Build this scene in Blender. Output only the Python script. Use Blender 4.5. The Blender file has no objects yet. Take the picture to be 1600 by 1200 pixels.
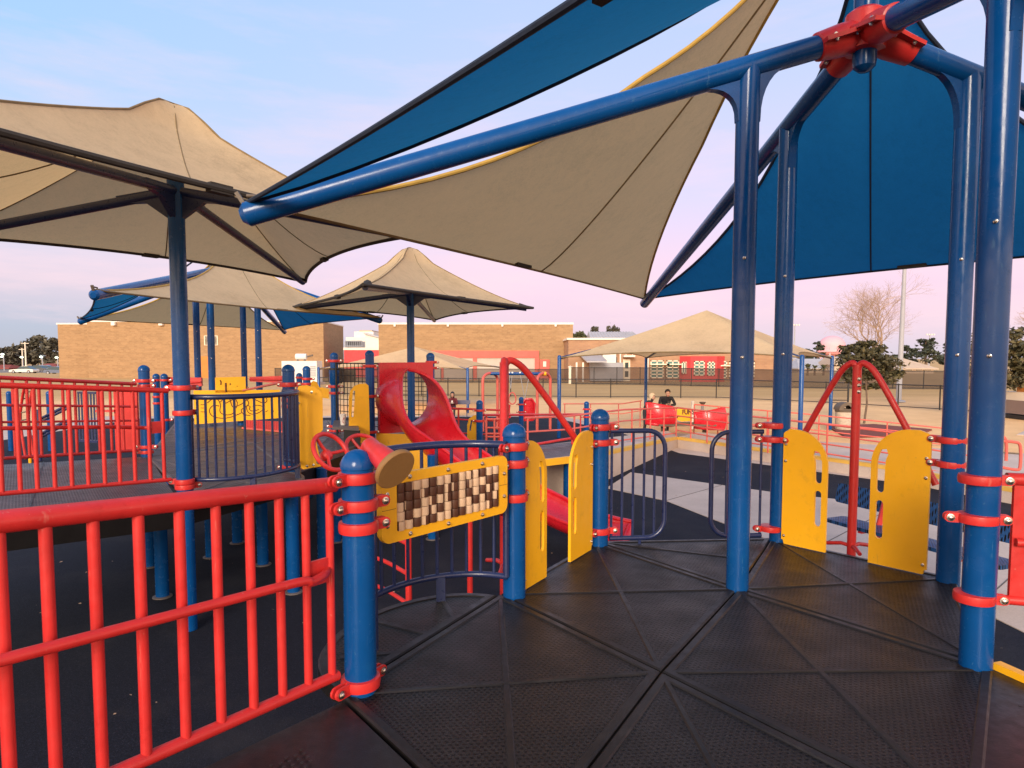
import bpy, math, random
from math import sin, cos, pi, radians, sqrt, atan2, tan
from mathutils import Vector, Matrix
from mathutils.geometry import tessellate_polygon

random.seed(7)
scene = bpy.context.scene
COL = scene.collection
V = Vector

# ------------------------------------------------------------------ camera
# survey of the place: focal length and eye point of the photograph, used to turn
# measured image points at a known height or distance into metres
FOC, TILT, CY0, EYE = 1040.0, radians(3.64), 626.0, 2.40
_ct, _st = cos(TILT), sin(TILT)
def _ray(px, py):
    a, b = (px - 800) / FOC, -(py - CY0) / FOC
    return V((a, _ct + _st * b, -_st + _ct * b))
def at(px, py, y):
    d = _ray(px, py); k = y / d.y
    return V((d.x * k, y, EYE + d.z * k))
def gr(px, py, z=0.0):
    d = _ray(px, py); k = (z - EYE) / d.z
    return V((d.x * k, d.y * k, z))
def xat(px, y):
    return at(px, 560, y).x

cam_d = bpy.data.cameras.new("camera")
cam = bpy.data.objects.new("camera", cam_d); COL.objects.link(cam)
cam.location = (0, 0, EYE); cam.rotation_euler = (pi / 2 - TILT, 0, 0)
cam_d.sensor_width = 36; cam_d.lens = 36 * FOC / 1600
cam_d.shift_y = (CY0 - 600) / 1600
cam_d.clip_start = 0.05; cam_d.clip_end = 3000
scene.camera = cam

# ------------------------------------------------------------------ materials
def nodes_of(name):
    m = bpy.data.materials.new(name); m.use_nodes = True
    nt = m.node_tree
    return m, nt, nt.nodes['Principled BSDF'], nt.nodes['Material Output']
def N(nt, t, **kw):
    n = nt.nodes.new(t)
    for k, v in kw.items():
        if k.startswith('i_'): n.inputs[k[2:].replace('_', ' ')].default_value = v
        else: setattr(n, k, v)
    return n
def mix_rgb(nt, a, b, fac, mode='MIX'):
    n = nt.nodes.new('ShaderNodeMix'); n.data_type = 'RGBA'; n.blend_type = mode
    for idx, v in ((6, a), (7, b)):
        if isinstance(v, (tuple, list)): n.inputs[idx].default_value = (*v[:3], 1)
        else: nt.links.new(v, n.inputs[idx])
    if isinstance(fac, (int, float)): n.inputs[0].default_value = fac
    else: nt.links.new(fac, n.inputs[0])
    return n.outputs[2]
def ramp(nt, src, stops):
    r = nt.nodes.new('ShaderNodeValToRGB')
    el = r.color_ramp.elements
    while len(el) < len(stops): el.new(0.5)
    for e, (p, c) in zip(el, stops):
        e.position = p
        e.color = (*c, 1) if isinstance(c, (tuple, list)) else (c, c, c, 1)
    nt.links.new(src, r.inputs[0])
    return r.outputs[0]
def noise(nt, scale, detail=3, rough=.55, coord=None, dims=None):
    n = N(nt, 'ShaderNodeTexNoise')
    n.inputs['Scale'].default_value = scale; n.inputs['Detail'].default_value = detail
    n.inputs['Roughness'].default_value = rough
    if coord is not None: nt.links.new(coord, n.inputs['Vector'])
    return n.outputs['Fac']
def geo_pos(nt): return N(nt, 'ShaderNodeNewGeometry').outputs['Position']
def obj_co(nt): return N(nt, 'ShaderNodeTexCoord').outputs['Object']
def bump(nt, h, strength, dist, bsdf):
    b = N(nt, 'ShaderNodeBump'); b.inputs['Strength'].default_value = strength; b.inputs['Distance'].default_value = dist
    nt.links.new(h, b.inputs['Height']); nt.links.new(b.outputs['Normal'], bsdf.inputs['Normal'])
    return b

def paint(name, col, rough=.35, var=.25, scale=3.0, bmp=.08, coat=0.0, dirt=None, spec=.5, sheen=0, metal=0, fine=220, chips=None):
    """coated / moulded surface: base colour with faint fading, scuffs in the gloss, orange peel"""
    m, nt, b, o = nodes_of(name)
    co = obj_co(nt)
    f = noise(nt, scale, 5, .6, co)
    lo = tuple(c * (1 - var) for c in col); hi = tuple(min(1, c * (1 + var * .7) + .004) for c in col)
    c = ramp(nt, f, [(.25, lo), (.75, hi)])
    if dirt:
        g = ramp(nt, noise(nt, scale * 3.3, 6, .7, co), [(.56, 0.0), (.74, 1.0)])
        c = mix_rgb(nt, c, dirt[0], N_mul(nt, g, dirt[1]))
    if chips:
        mp = N(nt, 'ShaderNodeMapping'); mp.inputs['Scale'].default_value = (34, 34, 5); nt.links.new(co, mp.inputs[0])
        sc = ramp(nt, noise(nt, 1.0, 3, .65, mp.outputs[0]), [(.66, 0.0), (.72, 1.0)])
        spk = ramp(nt, noise(nt, 60, 2, .5, co), [(.72, 0.0), (.75, 1.0)])
        c = mix_rgb(nt, c, chips, N_mul(nt, mathn(nt, 'MAXIMUM', sc, spk), .45))
    nt.links.new(c, b.inputs['Base Color'])
    r = ramp(nt, noise(nt, scale * 7, 4, .6, co), [(.3, max(.02, rough - .07)), (.75, min(1, rough + .16))])
    nt.links.new(r, b.inputs['Roughness'])
    b.inputs['Specular IOR Level'].default_value = spec
    b.inputs['Coat Weight'].default_value = coat; b.inputs['Coat Roughness'].default_value = .08
    b.inputs['Metallic'].default_value = metal
    if bmp: bump(nt, noise(nt, fine, 2, .5, co), bmp, .003, b)
    return m
def N_mul(nt, a, k):
    n = N(nt, 'ShaderNodeMath', operation='MULTIPLY'); nt.links.new(a, n.inputs[0]); n.inputs[1].default_value = k
    return n.outputs[0]
def mathn(nt, op, a, b=None):
    n = N(nt, 'ShaderNodeMath', operation=op)
    for i, v in enumerate((a, b)):
        if v is None: continue
        if isinstance(v, (int, float)): n.inputs[i].default_value = v
        else: nt.links.new(v, n.inputs[i])
    return n.outputs[0]

M = {}
M['blue'] = paint('blue_post_paint', (.0004, .060, .225), .19, .18, 2.2, .03, .06, spec=.30, dirt=((.012, .11, .27), .3), chips=(.06, .16, .30))
M['navy'] = paint('navy_rail_coating', (.012, .022, .085), .3, .2, 4, .1, .2)
M['red'] = paint('red_rail_coating', (.60, .026, .024), .36, .26, 3.5, .12, .0, dirt=((.34, .012, .008), .5), chips=(.62, .16, .12))
M['pink_red'] = paint('pinkish_red_rail_coating', (.66, .115, .085), .45, .2, 3, .08)  # lighter, pinker red than the plain rail coating
M['slide_red'] = paint('red_slide_plastic', (.62, .010, .022), .27, .16, 1.4, .03, .25, dirt=((.7, .13, .12), .18))
M['yellow'] = paint('yellow_panel_plastic', (.93, .46, .006), .40, .09, 2.0, .06, .05, dirt=((.50, .23, .02), .4), chips=(.55, .30, .05))
M['tan'] = paint('tan_moulded_plastic', (.27, .14, .045), .5, .14, 9, .1)
M['bead_brown'] = paint('brown_bead_plastic', (.085, .026, .010), .45, .2, 9, .05)
M['bead_cream'] = paint('cream_bead_plastic', (.66, .45, .29), .45, .12, 9, .05)
M['black'] = paint('black_plastic', (.014, .012, .012), .45, .2, 3, .1)
M['skirt'] = paint('dark_brown_deck_rim', (.007, .006, .006), .5, .3, 3, .15, spec=.2)
M['steel'] = paint('zinc_bolt_steel', (.55, .50, .45), .25, .1, 30, 0, metal=1)
M['galv'] = paint('grey_galvanised_pole', (.34, .34, .37), .45, .12, 1.2, .03)
M['white_paint'] = paint('white_painted_metal', (.72, .68, .62), .5, .1, 2, .03)
M['white_trim'] = paint('pale_coping', (.80, .72, .62), .6, .08, 2, .03)
M['far_red'] = paint('red_painted_wall', (.60, .045, .05), .6, .12, .6, .02)
M['coral'] = paint('coral_red_band', (.66, .12, .09), .6, .1, .6, .02)
M['grille'] = paint('pale_roller_shutter', (.50, .43, .37), .7, .12, .7, .04)
M['tank'] = paint('pink_white_tank_paint', (.82, .43, .47), .6, .12, .08, 0)
M['roof_pale'] = paint('pale_shingle_roof', (.50, .38, .28), .8, .15, .8, .05)
M['roof_metal'] = paint('ribbed_metal_roof', (.42, .40, .41), .45, .1, .8, .05)
M['roof_red'] = paint('red_shingle_roof', (.26, .055, .04), .8, .15, .8, .05)
M['house_wall'] = paint('cream_house_wall', (.52, .42, .33), .8, .1, .8, .05)
M['car_white'] = paint('white_car_paint', (.70, .66, .58), .25, .04, 1, 0, .6)
M['car_dark'] = paint('dark_car_paint', (.03, .03, .04), .25, .04, 1, 0, .6)
M['car_blue'] = paint('blue_grey_car_paint', (.06, .09, .16), .25, .04, 1, 0, .6)
M['car_silver'] = paint('silver_car_paint', (.32, .32, .34), .25, .04, 1, 0, .6)
M['glass'] = paint('dark_window_glass', (.035, .06, .06), .08, .1, .5, 0, .5)
M['win_green'] = paint('greenish_window_glass', (.07, .20, .19), .12, .2, .5, 0, .5)
M['window_frame'] = paint('cream_window_frame', (.80, .68, .52), .6, .08, 1, 0)
M['tyre'] = paint('tyre_rubber', (.015, .015, .015), .8, .2, 4, .1)
M['orange'] = paint('orange_container_paint', (.55, .19, .015), .5, .2, .8, .04)
M['shed_brown'] = paint('taupe_shed_board', (.26, .18, .15), .7, .15, .8, .04)
M['bin'] = paint('pale_pebble_bin', (.55, .45, .35), .8, .25, 14, .4)
M['bin_lid'] = paint('brown_bin_lid', (.13, .095, .065), .6, .2, 4, .1)
M['cup'] = paint('white_paper_cup', (.82, .76, .70), .55, .05, 20, .02)
M['cup_red'] = paint('red_cup_print', (.55, .02, .03), .5, .05, 20, 0)
M['skin'] = paint('skin', (.46, .25, .17), .55, .12, 20, .05)
M['hair'] = paint('dark_hair', (.018, .013, .012), .55, .3, 40, .3)
M['jacket'] = paint('black_jacket_cloth', (.016, .014, .018), .85, .3, 20, .2)
M['jacket_red'] = paint('dark_red_jacket_cloth', (.13, .014, .020), .85, .3, 20, .2)
M['jeans'] = paint('dark_trousers_cloth', (.035, .03, .04), .85, .3, 20, .2)
M['knit'] = paint('cream_knit_cloth', (.62, .48, .33), .9, .15, 60, .4)
M['grey_bench'] = paint('grey_blue_bench_coating', (.10, .10, .16), .5, .2, 4, .1)
M['ink'] = paint('dark_brown_ink', (.10, .022, .008), .6, .1, 20, 0)
M['dirt_red'] = paint('red_brown_mulch_bed', (.20, .045, .03), .95, .35, 9, .5)
M['bark'] = paint('grey_brown_bark', (.16, .105, .07), .9, .3, 9, .5)
M['twig'] = paint('pale_tan_twig', (.42, .28, .19), .9, .25, 3, .1)

def leaf(name, c0, c1):
    m, nt, b, o = nodes_of(name)
    g = N(nt, 'ShaderNodeNewGeometry')
    r = g.outputs['Random Per Island']
    c = ramp(nt, r, [(0, c0), (1, c1)])
    nt.links.new(c, b.inputs['Base Color']); b.inputs['Roughness'].default_value = .7
    return m
M['leaf_dark'] = leaf('dark_olive_foliage', (.020, .022, .009), (.13, .105, .040))
M['leaf_green'] = leaf('dull_green_foliage', (.035, .042, .015), (.11, .105, .035))
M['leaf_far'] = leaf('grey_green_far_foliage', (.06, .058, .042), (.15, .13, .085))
M['leaf_pine'] = leaf('pine_needle_foliage', (.022, .03, .02), (.075, .085, .05))

def lamp_mat():
    m, nt, b, o = nodes_of('lit_lamp_glass')
    b.inputs['Base Color'].default_value = (.9, .9, .8, 1)
    b.inputs['Emission Color'].default_value = (.85, 1, .72, 1); b.inputs['Emission Strength'].default_value = 1.6
    return m
M['lamp'] = lamp_mat()

def deck_mat(name='perforated_deck_coating', col=(.0135, .0116, .0112), pitch=.0245):
    """dark vinyl-coated steel deck with its punched holes in rows"""
    m, nt, b, o = nodes_of(name)
    co = obj_co(nt)
    sep = N(nt, 'ShaderNodeSeparateXYZ'); nt.links.new(co, sep.inputs[0])
    def cell(x, off):
        f = mathn(nt, 'FRACT', mathn(nt, 'ADD', mathn(nt, 'DIVIDE', x, pitch), off))
        return mathn(nt, 'SUBTRACT', f, .5)
    c30, s30 = cos(.08), sin(.08)
    u = mathn(nt, 'ADD', mathn(nt, 'MULTIPLY', sep.outputs[0], c30), mathn(nt, 'MULTIPLY', sep.outputs[1], s30))
    v = mathn(nt, 'SUBTRACT', mathn(nt, 'MULTIPLY', sep.outputs[1], c30), mathn(nt, 'MULTIPLY', sep.outputs[0], s30))
    def dist(off):
        a, d = cell(u, off), cell(mathn(nt, 'MULTIPLY', v, .62), off)
        return mathn(nt, 'SQRT', mathn(nt, 'ADD', mathn(nt, 'MULTIPLY', a, a), mathn(nt, 'MULTIPLY', d, mathn(nt, 'MULTIPLY', d, 2.0))))
    dd = mathn(nt, 'MINIMUM', dist(0.0), dist(.5))
    hole = ramp(nt, dd, [(.215, 1.0), (.275, 0.0)])
    f = noise(nt, 2.4, 6, .65, co)
    base = ramp(nt, f, [(.3, tuple(c * .75 for c in col)), (.7, tuple(c * 1.5 for c in col))])
    dust = ramp(nt, noise(nt, 11, 8, .75, co), [(.52, 0.0), (.80, 1.0)])
    fleck = ramp(nt, noise(nt, 95, 2, .5, co), [(.76, 0.0), (.79, 1.0)])
    base = mix_rgb(nt, base, tuple(c * 3.0 + .006 for c in col), N_mul(nt, dust, .5))
    base = mix_rgb(nt, base, (.16, .14, .13), N_mul(nt, fleck, .5))
    nt.links.new(mix_rgb(nt, base, (.0012, .001, .001), hole), b.inputs['Base Color'])
    nt.links.new(ramp(nt, noise(nt, 5, 5, .6, co), [(.3, .30), (.75, .52)]), b.inputs['Roughness'])
    b.inputs['Specular IOR Level'].default_value = .28
    h = mathn(nt, 'SUBTRACT', mathn(nt, 'MULTIPLY', noise(nt, 160, 2, .5, co), .25), hole)
    bump(nt, h, 1.0, .010, b)
    return m
M['deck'] = deck_mat()
M['deck_rib'] = paint('smooth_deck_rib', (.0135, .0112, .0108), .36, .4, 3, .25, spec=.30, dirt=((.05, .044, .042), .35))
M['deck_grey'] = deck_mat('pale_grey_deck', (.085, .070, .068))  # same perforated pattern on a much lighter grey base
M['deck_grey_rib'] = paint('pale_grey_deck_rib', (.12, .10, .095), .5, .3, 3, .2)  # lighter grey to go with those panels

def fabric(name, col, trans, mixk):
    m, nt, b, o = nodes_of(name)
    co = obj_co(nt)
    w = N(nt, 'ShaderNodeTexWave', wave_type='BANDS', bands_direction='X'); w.inputs['Scale'].default_value = 90
    w.inputs['Distortion'].default_value = 2; nt.links.new(co, w.inputs['Vector'])
    stq = N(nt, 'ShaderNodeMapping'); stq.inputs['Scale'].default_value = (7, 7, .9); nt.links.new(co, stq.inputs[0])
    f = mathn(nt, 'ADD', mathn(nt, 'ADD', mathn(nt, 'MULTIPLY', noise(nt, 1.1, 8, .72, co), .5), mathn(nt, 'MULTIPLY', noise(nt, 70, 2, .6, co), .22)), mathn(nt, 'MULTIPLY', noise(nt, 2.2, 5, .7, stq.outputs[0]), .28))
    c = ramp(nt, f, [(.34, tuple(x * .66 for x in col)), (.5, tuple(x * .97 for x in col)), (.66, tuple(min(1, x * 1.14) for x in col))])
    spots = ramp(nt, noise(nt, 9, 3, .5, co), [(.70, 0.0), (.76, 1.0)])
    c = mix_rgb(nt, c, tuple(x * .55 for x in col), N_mul(nt, spots, .35))
    nt.links.new(c, b.inputs['Base Color']); b.inputs['Roughness'].default_value = .85
    b.inputs['Specular IOR Level'].default_value = .15
    bump(nt, mathn(nt, 'ADD', mathn(nt, 'MULTIPLY', w.outputs['Fac'], .3), mathn(nt, 'MULTIPLY', noise(nt, 2.5, 6, .65, co), 2.0)), .28, .03, b)
    t = N(nt, 'ShaderNodeBsdfTranslucent'); t.inputs['Color'].default_value = (*trans, 1)
    s = N(nt, 'ShaderNodeMixShader'); s.inputs[0].default_value = mixk
    nt.links.new(b.outputs[0], s.inputs[1]); nt.links.new(t.outputs[0], s.inputs[2])
    nt.links.new(s.outputs[0], o.inputs['Surface'])
    return m
M['beige'] = fabric('beige_shade_cloth', (.80, .60, .36), (.68, .50, .26), .38)
M['bluecloth'] = fabric('blue_shade_cloth', (.014, .22, .53), (.011, .23, .53), .25)
M['hem_beige'] = paint('brown_canopy_hem', (.21, .14, .06), .85, .2, 9, .1)
M['hem_gold'] = paint('gold_canopy_edge', (.42, .26, .05), .85, .2, 9, .1)
M['hem_dark'] = paint('dark_canopy_hem', (.035, .028, .022), .85, .2, 9, .1)
M['hem_navy'] = paint('navy_canopy_hem', (.006, .014, .035), .85, .2, 9, .1)

def ground_mats():
    m, nt, b, o = nodes_of('navy_rubber_surfacing'); p = geo_pos(nt)
    sp = ramp(nt, noise(nt, 130, 2, .7, p), [(.35, (.004, .005, .009)), (.62, (.012, .0145, .027)), (.75, (.06, .06, .085))])
    big = noise(nt, .9, 6, .65, p)
    c = mix_rgb(nt, sp, (.040, .037, .040), N_mul(nt, ramp(nt, big, [(.5, 0.0), (.72, 1.0)]), .5))
    nt.links.new(c, b.inputs['Base Color']); b.inputs['Roughness'].default_value = .85; b.inputs['Specular IOR Level'].default_value = .2
    bump(nt, noise(nt, 160, 2, .7, p), .5, .006, b); M['rubber'] = m
    m, nt, b, o = nodes_of('pale_concrete'); p = geo_pos(nt)
    f = mathn(nt, 'ADD', mathn(nt, 'MULTIPLY', noise(nt, .8, 6, .7, p), .6), mathn(nt, 'MULTIPLY', noise(nt, 60, 3, .6, p), .4))
    c = ramp(nt, f, [(.32, (.43, .335, .27)), (.68, (.64, .51, .42))])
    nt.links.new(c, b.inputs['Base Color']); b.inputs['Roughness'].default_value = .85
    bump(nt, noise(nt, 120, 3, .6, p), .2, .004, b); M['concrete'] = m
    m, nt, b, o = nodes_of('dry_field'); p = geo_pos(nt)
    sep = N(nt, 'ShaderNodeSeparateXYZ'); nt.links.new(p, sep.inputs[0])
    st = N(nt, 'ShaderNodeMapping'); st.inputs['Scale'].default_value = (.05, .3, 1); nt.links.new(p, st.inputs[0])
    edge = mathn(nt, 'ADD', sep.outputs[1], mathn(nt, 'MULTIPLY', noise(nt, 1.0, 5, .7, st.outputs[0]), 9))
    sand = ramp(nt, mathn(nt, 'MULTIPLY', noise(nt, .7, 6, .7, p), 1), [(.3, (.74, .43, .185)), (.7, (.90, .55, .25))])
    straw = ramp(nt, noise(nt, 2.2, 8, .75, st.outputs[0]), [(.3, (.44, .25, .085)), (.55, (.58, .35, .13)), (.72, (.68, .43, .18))])
    k = ramp(nt, mathn(nt, 'DIVIDE', edge, 100.0), [(.415, 0.0), (.475, 1.0)])
    green = ramp(nt, noise(nt, .4, 5, .6, p), [(.58, 0.0), (.78, .18)])
    straw = mix_rgb(nt, straw, (.15, .15, .05), green)
    nt.links.new(mix_rgb(nt, sand, straw, k), b.inputs['Base Color']); b.inputs['Roughness'].default_value = .95
    bump(nt, noise(nt, 30, 6, .8, p), .6, .03, b); M['field'] = m
    m, nt, b, o = nodes_of('grey_asphalt'); p = geo_pos(nt)
    nt.links.new(ramp(nt, noise(nt, 3, 8, .7, p), [(.3, (.16, .135, .12)), (.7, (.27, .23, .20))]), b.inputs['Base Color'])
    b.inputs['Roughness'].default_value = .9; M['asphalt'] = m
    M['yellow_line'] = paint('yellow_edge_paint', (.72, .42, .07), .7, .14, 3, .2, dirt=((.45, .36, .24), .5))
ground_mats()

def brick_mat(name, c1, c2, mortar):
    m, nt, b, o = nodes_of(name); p = geo_pos(nt)
    sep = N(nt, 'ShaderNodeSeparateXYZ'); nt.links.new(p, sep.inputs[0])
    cmb = N(nt, 'ShaderNodeCombineXYZ')
    nt.links.new(mathn(nt, 'ADD', sep.outputs[0], sep.outputs[1]), cmb.inputs[0]); nt.links.new(sep.outputs[2], cmb.inputs[1])
    t = N(nt, 'ShaderNodeTexBrick'); t.inputs['Scale'].default_value = 1
    t.inputs['Brick Width'].default_value = .40; t.inputs['Row Height'].default_value = .2; t.inputs['Mortar Size'].default_value = .016
    t.inputs['Color1'].default_value = (*c1, 1); t.inputs['Color2'].default_value = (*c2, 1); t.inputs['Mortar'].default_value = (*mortar, 1)
    nt.links.new(cmb.outputs[0], t.inputs['Vector'])
    st = N(nt, 'ShaderNodeMapping'); st.inputs['Scale'].default_value = (.35, .35, 2.6); nt.links.new(p, st.inputs[0])
    band = ramp(nt, noise(nt, 1.0, 6, .72, st.outputs[0]), [(.34, .86), (.66, 1.08)])
    c = mix_rgb(nt, t.outputs['Color'], band, 1.0, 'MULTIPLY')
    nt.links.new(c, b.inputs['Base Color']); b.inputs['Roughness'].default_value = .9
    return m
M['brick'] = brick_mat('tan_brick', (.39, .235, .115), (.32, .19, .092), (.37, .24, .13))
M['brick_pale'] = brick_mat('pale_tan_brick', (.42, .235, .13), (.37, .20, .115), (.38, .25, .16))

def screen_mat():
    """woven privacy screen on a chain-link fence: dark, partly see-through"""
    m, nt, b, o = nodes_of('dark_privacy_mesh'); p = geo_pos(nt)
    nt.links.new(ramp(nt, noise(nt, .5, 6, .7, p), [(.3, (.028, .018, .014)), (.7, (.075, .048, .038))]), b.inputs['Base Color'])
    b.inputs['Roughness'].default_value = .9; b.inputs['Alpha'].default_value = .70
    return m
M['screen'] = screen_mat()
def chain_mat():
    m, nt, b, o = nodes_of('black_chain_link_mesh')
    b.inputs['Base Color'].default_value = (.02, .018, .016, 1); b.inputs['Alpha'].default_value = .16
    b.inputs['Roughness'].default_value = .6
    return m
M['chain'] = chain_mat()

# ------------------------------------------------------------------ objects
ORG = {}
def _link(o, parent):
    COL.objects.link(o)
    if parent is not None: o.parent = parent
def thing(name, label, cat, loc=(0, 0, 0), group=None):
    o = bpy.data.objects.new(name, None); o.empty_display_size = .1
    COL.objects.link(o); o.location = loc
    ORG[o.name] = V(loc)
    o['label'] = label; o['category'] = cat
    if group: o['group'] = group
    return o
def tag(o, label=None, cat=None, group=None, kind=None):
    for k, v in (('label', label), ('category', cat), ('group', group), ('kind', kind)):
        if v: o[k] = v
    return o

class Bits:
    """small fixings, each built as an object of its own"""
    def __init__(s): s.l = []
    def lathe(s, *a, **k): m = MB(); m.lathe(*a, **k); s.l.append(m)
    def bar(s, *a, **k): m = MB(); m.bar(*a, **k); s.l.append(m)
    def ball(s, *a, **k): m = MB(); m.ball(*a, **k); s.l.append(m)
    def build(s, name, mat, parent):
        for m in s.l: m.build(name, mat, parent)
class MB:
    def __init__(s): s.v = []; s.f = []; s.mi = []; s.cur = 0
    def add(s, vs, fs):
        n = len(s.v); s.v += [V(p) for p in vs]
        for f in fs: s.f.append(tuple(i + n for i in f)); s.mi.append(s.cur)
        return s
    def box(s, c, d, rz=0, mat=None):
        c = V(c); hx, hy, hz = d[0] / 2, d[1] / 2, d[2] / 2
        R = Matrix.Rotation(rz, 3, 'Z') if mat is None else mat
        vs = [c + R @ V((x * hx, y * hy, z * hz)) for z in (-1, 1) for x, y in ((-1, -1), (1, -1), (1, 1), (-1, 1))]
        return s.add(vs, [(3, 2, 1, 0), (4, 5, 6, 7), (0, 1, 5, 4), (1, 2, 6, 5), (2, 3, 7, 6), (3, 0, 4, 7)])
    def bar(s, a, b, w, h):
        """rectangular bar from a to b; w across, h vertical"""
        a, b = V(a), V(b); d = b - a
        x = d.normalized(); up = V((0, 0, 1)) if abs(x.z) < .95 else V((0, 1, 0))
        y = up.cross(x).normalized(); z = x.cross(y)
        vs = [p + y * (sy * w / 2) + z * (sz * h / 2) for p in (a, b) for sy, sz in ((-1, -1), (1, -1), (1, 1), (-1, 1))]
        return s.add(vs, [(0, 1, 2, 3), (7, 6, 5, 4), (0, 4, 5, 1), (1, 5, 6, 2), (2, 6, 7, 3), (3, 7, 4, 0)])
    def tube(s, pts, r, n=12, closed=False, cap=True):
        pts = [V(p) for p in pts]; L = len(pts)
        rs = r if isinstance(r, (list, tuple)) else [r] * L
        prev = None; rings = []
        for i, p in enumerate(pts):
            if closed: t = pts[(i + 1) % L] - pts[i - 1]
            else: t = pts[min(i + 1, L - 1)] - pts[max(i - 1, 0)]
            t = t.normalized() if t.length > 1e-9 else V((0, 0, 1))
            if prev is None:
                u = V((0, 0, 1)) if abs(t.z) < .9 else V((1, 0, 0))
                prev = (u - t * u.dot(t)).normalized()
            else:
                q = prev - t * prev.dot(t)
                prev = q.normalized() if q.length > 1e-6 else prev
            w = t.cross(prev)
            rings.append([p + (prev * cos(2 * pi * k / n) + w * sin(2 * pi * k / n)) * rs[i] for k in range(n)])
        vs = [q for ring in rings for q in ring]; fs = []
        for i in range(L if closed else L - 1):
            j = (i + 1) % L
            for k in range(n):
                k2 = (k + 1) % n
                fs.append((i * n + k, i * n + k2, j * n + k2, j * n + k))
        if cap and not closed:
            fs.append(tuple(range(n - 1, -1, -1))); fs.append(tuple((L - 1) * n + k for k in range(n)))
        return s.add(vs, fs)
    def lathe(s, c, prof, n=20, axis=(0, 0, 1)):
        """profile = [(radius, height)] about an axis through c"""
        c = V(c); z = V(axis).normalized()
        u = V((1, 0, 0)) if abs(z.x) < .9 else V((0, 1, 0))
        x = (u - z * u.dot(z)).normalized(); y = z.cross(x)
        vs = []; fs = []
        for r, h in prof:
            vs += [c + z * h + (x * cos(2 * pi * k / n) + y * sin(2 * pi * k / n)) * max(r, 1e-4) for k in range(n)]
        for i in range(len(prof) - 1):
            for k in range(n):
                k2 = (k + 1) % n
                fs.append((i * n + k, i * n + k2, (i + 1) * n + k2, (i + 1) * n + k))
        fs.append(tuple(range(n - 1, -1, -1))); fs.append(tuple((len(prof) - 1) * n + k for k in range(n)))
        return s.add(vs, fs)
    def plate(s, o, u, v, outline, holes=(), th=.02):
        """flat board: outline (and holes) in the u,v plane through o, thickness th centred on it"""
        o, u, v = V(o), V(u).normalized(), V(v).normalized(); w = u.cross(v)
        def area(l): return sum(a[0] * b[1] - b[0] * a[1] for a, b in zip(l, l[1:] + l[:1]))
        loops = [list(outline)] + [list(h) for h in holes]
        if area(loops[0]) < 0: loops[0].reverse()
        for l in loops[1:]:
            if area(l) > 0: l.reverse()
        flat = [p for l in loops for p in l]; n = len(flat)
        tris = tessellate_polygon([[V((p[0], p[1], 0)) for p in l] for l in loops])
        P = [o + u * p[0] + v * p[1] for p in flat]
        vs = [p + w * (th / 2) for p in P] + [p - w * (th / 2) for p in P]
        fs = []
        for t in tris:
            a, b, c = (V((*flat[i], 0)) for i in t)
            if (b - a).cross(c - a).z < 0: t = (t[0], t[2], t[1])
            fs.append(tuple(t)); fs.append((t[0] + n, t[2] + n, t[1] + n))
        k = 0
        for l in loops:
            m = len(l)
            for i in range(m):
                a, b = k + i, k + (i + 1) % m
                fs.append((b, a, a + n, b + n))
            k += m
        return s.add(vs, fs)
    def ball(s, c, r, n=10, m=6, sc=(1, 1, 1)):
        c = V(c); prof = []
        vs = []; fs = []
        for i in range(m + 1):
            a = -pi / 2 + pi * i / m
            for k in range(n):
                vs.append(c + V((cos(a) * cos(2 * pi * k / n) * sc[0], cos(a) * sin(2 * pi * k / n) * sc[1], sin(a) * sc[2])) * r)
        for i in range(m):
            for k in range(n):
                k2 = (k + 1) % n
                fs.append((i * n + k, i * n + k2, (i + 1) * n + k2, (i + 1) * n + k))
        return s.add(vs, fs)
    def grid(s, fn, nu, nv):
        vs = [fn(i / nu, j / nv) for j in range(nv + 1) for i in range(nu + 1)]
        fs = [(j * (nu + 1) + i, j * (nu + 1) + i + 1, (j + 1) * (nu + 1) + i + 1, (j + 1) * (nu + 1) + i) for j in range(nv) for i in range(nu)]
        return s.add(vs, fs)
    def build(s, name, mats, parent=None, smooth=35, **props):
        if not isinstance(mats, (list, tuple)): mats = [mats]
        org = ORG.get(parent.name, V((0, 0, 0))) if parent is not None else V((0, 0, 0))
        me = bpy.data.meshes.new(name)
        me.from_pydata([tuple(p - org) for p in s.v], [], s.f)
        for m in mats: me.materials.append(m)
        if len(mats) > 1: me.polygons.foreach_set('material_index', s.mi)
        if smooth:
            me.polygons.foreach_set('use_smooth', [True] * len(me.polygons))
            me.set_sharp_from_angle(angle=radians(smooth))
        me.update()
        o = bpy.data.objects.new(name, me); _link(o, parent)
        ORG[o.name] = org
        for k, v in props.items(): o[k] = v
        return o
def arc(c, r, a0, a1, n, u=(1, 0, 0), v=(0, 0, 1)):
    c, u, v = V(c), V(u), V(v)
    return [c + u * (r * cos(a0 + (a1 - a0) * i / n)) + v * (r * sin(a0 + (a1 - a0) * i / n)) for i in range(n + 1)]
def arc2(cx, cy, r, a0, a1, n):
    return [(cx + r * cos(a0 + (a1 - a0) * i / n), cy + r * sin(a0 + (a1 - a0) * i / n)) for i in range(n + 1)]
def rrect(x0, y0, x1, y1, r, n=5):
    return arc2(x1 - r, y0 + r, r, -pi / 2, 0, n) + arc2(x1 - r, y1 - r, r, 0, pi / 2, n) + arc2(x0 + r, y1 - r, r, pi / 2, pi, n) + arc2(x0 + r, y0 + r, r, pi, 1.5 * pi, n)
def flat2(a): return V((a[0], a[1], 0))
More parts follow.
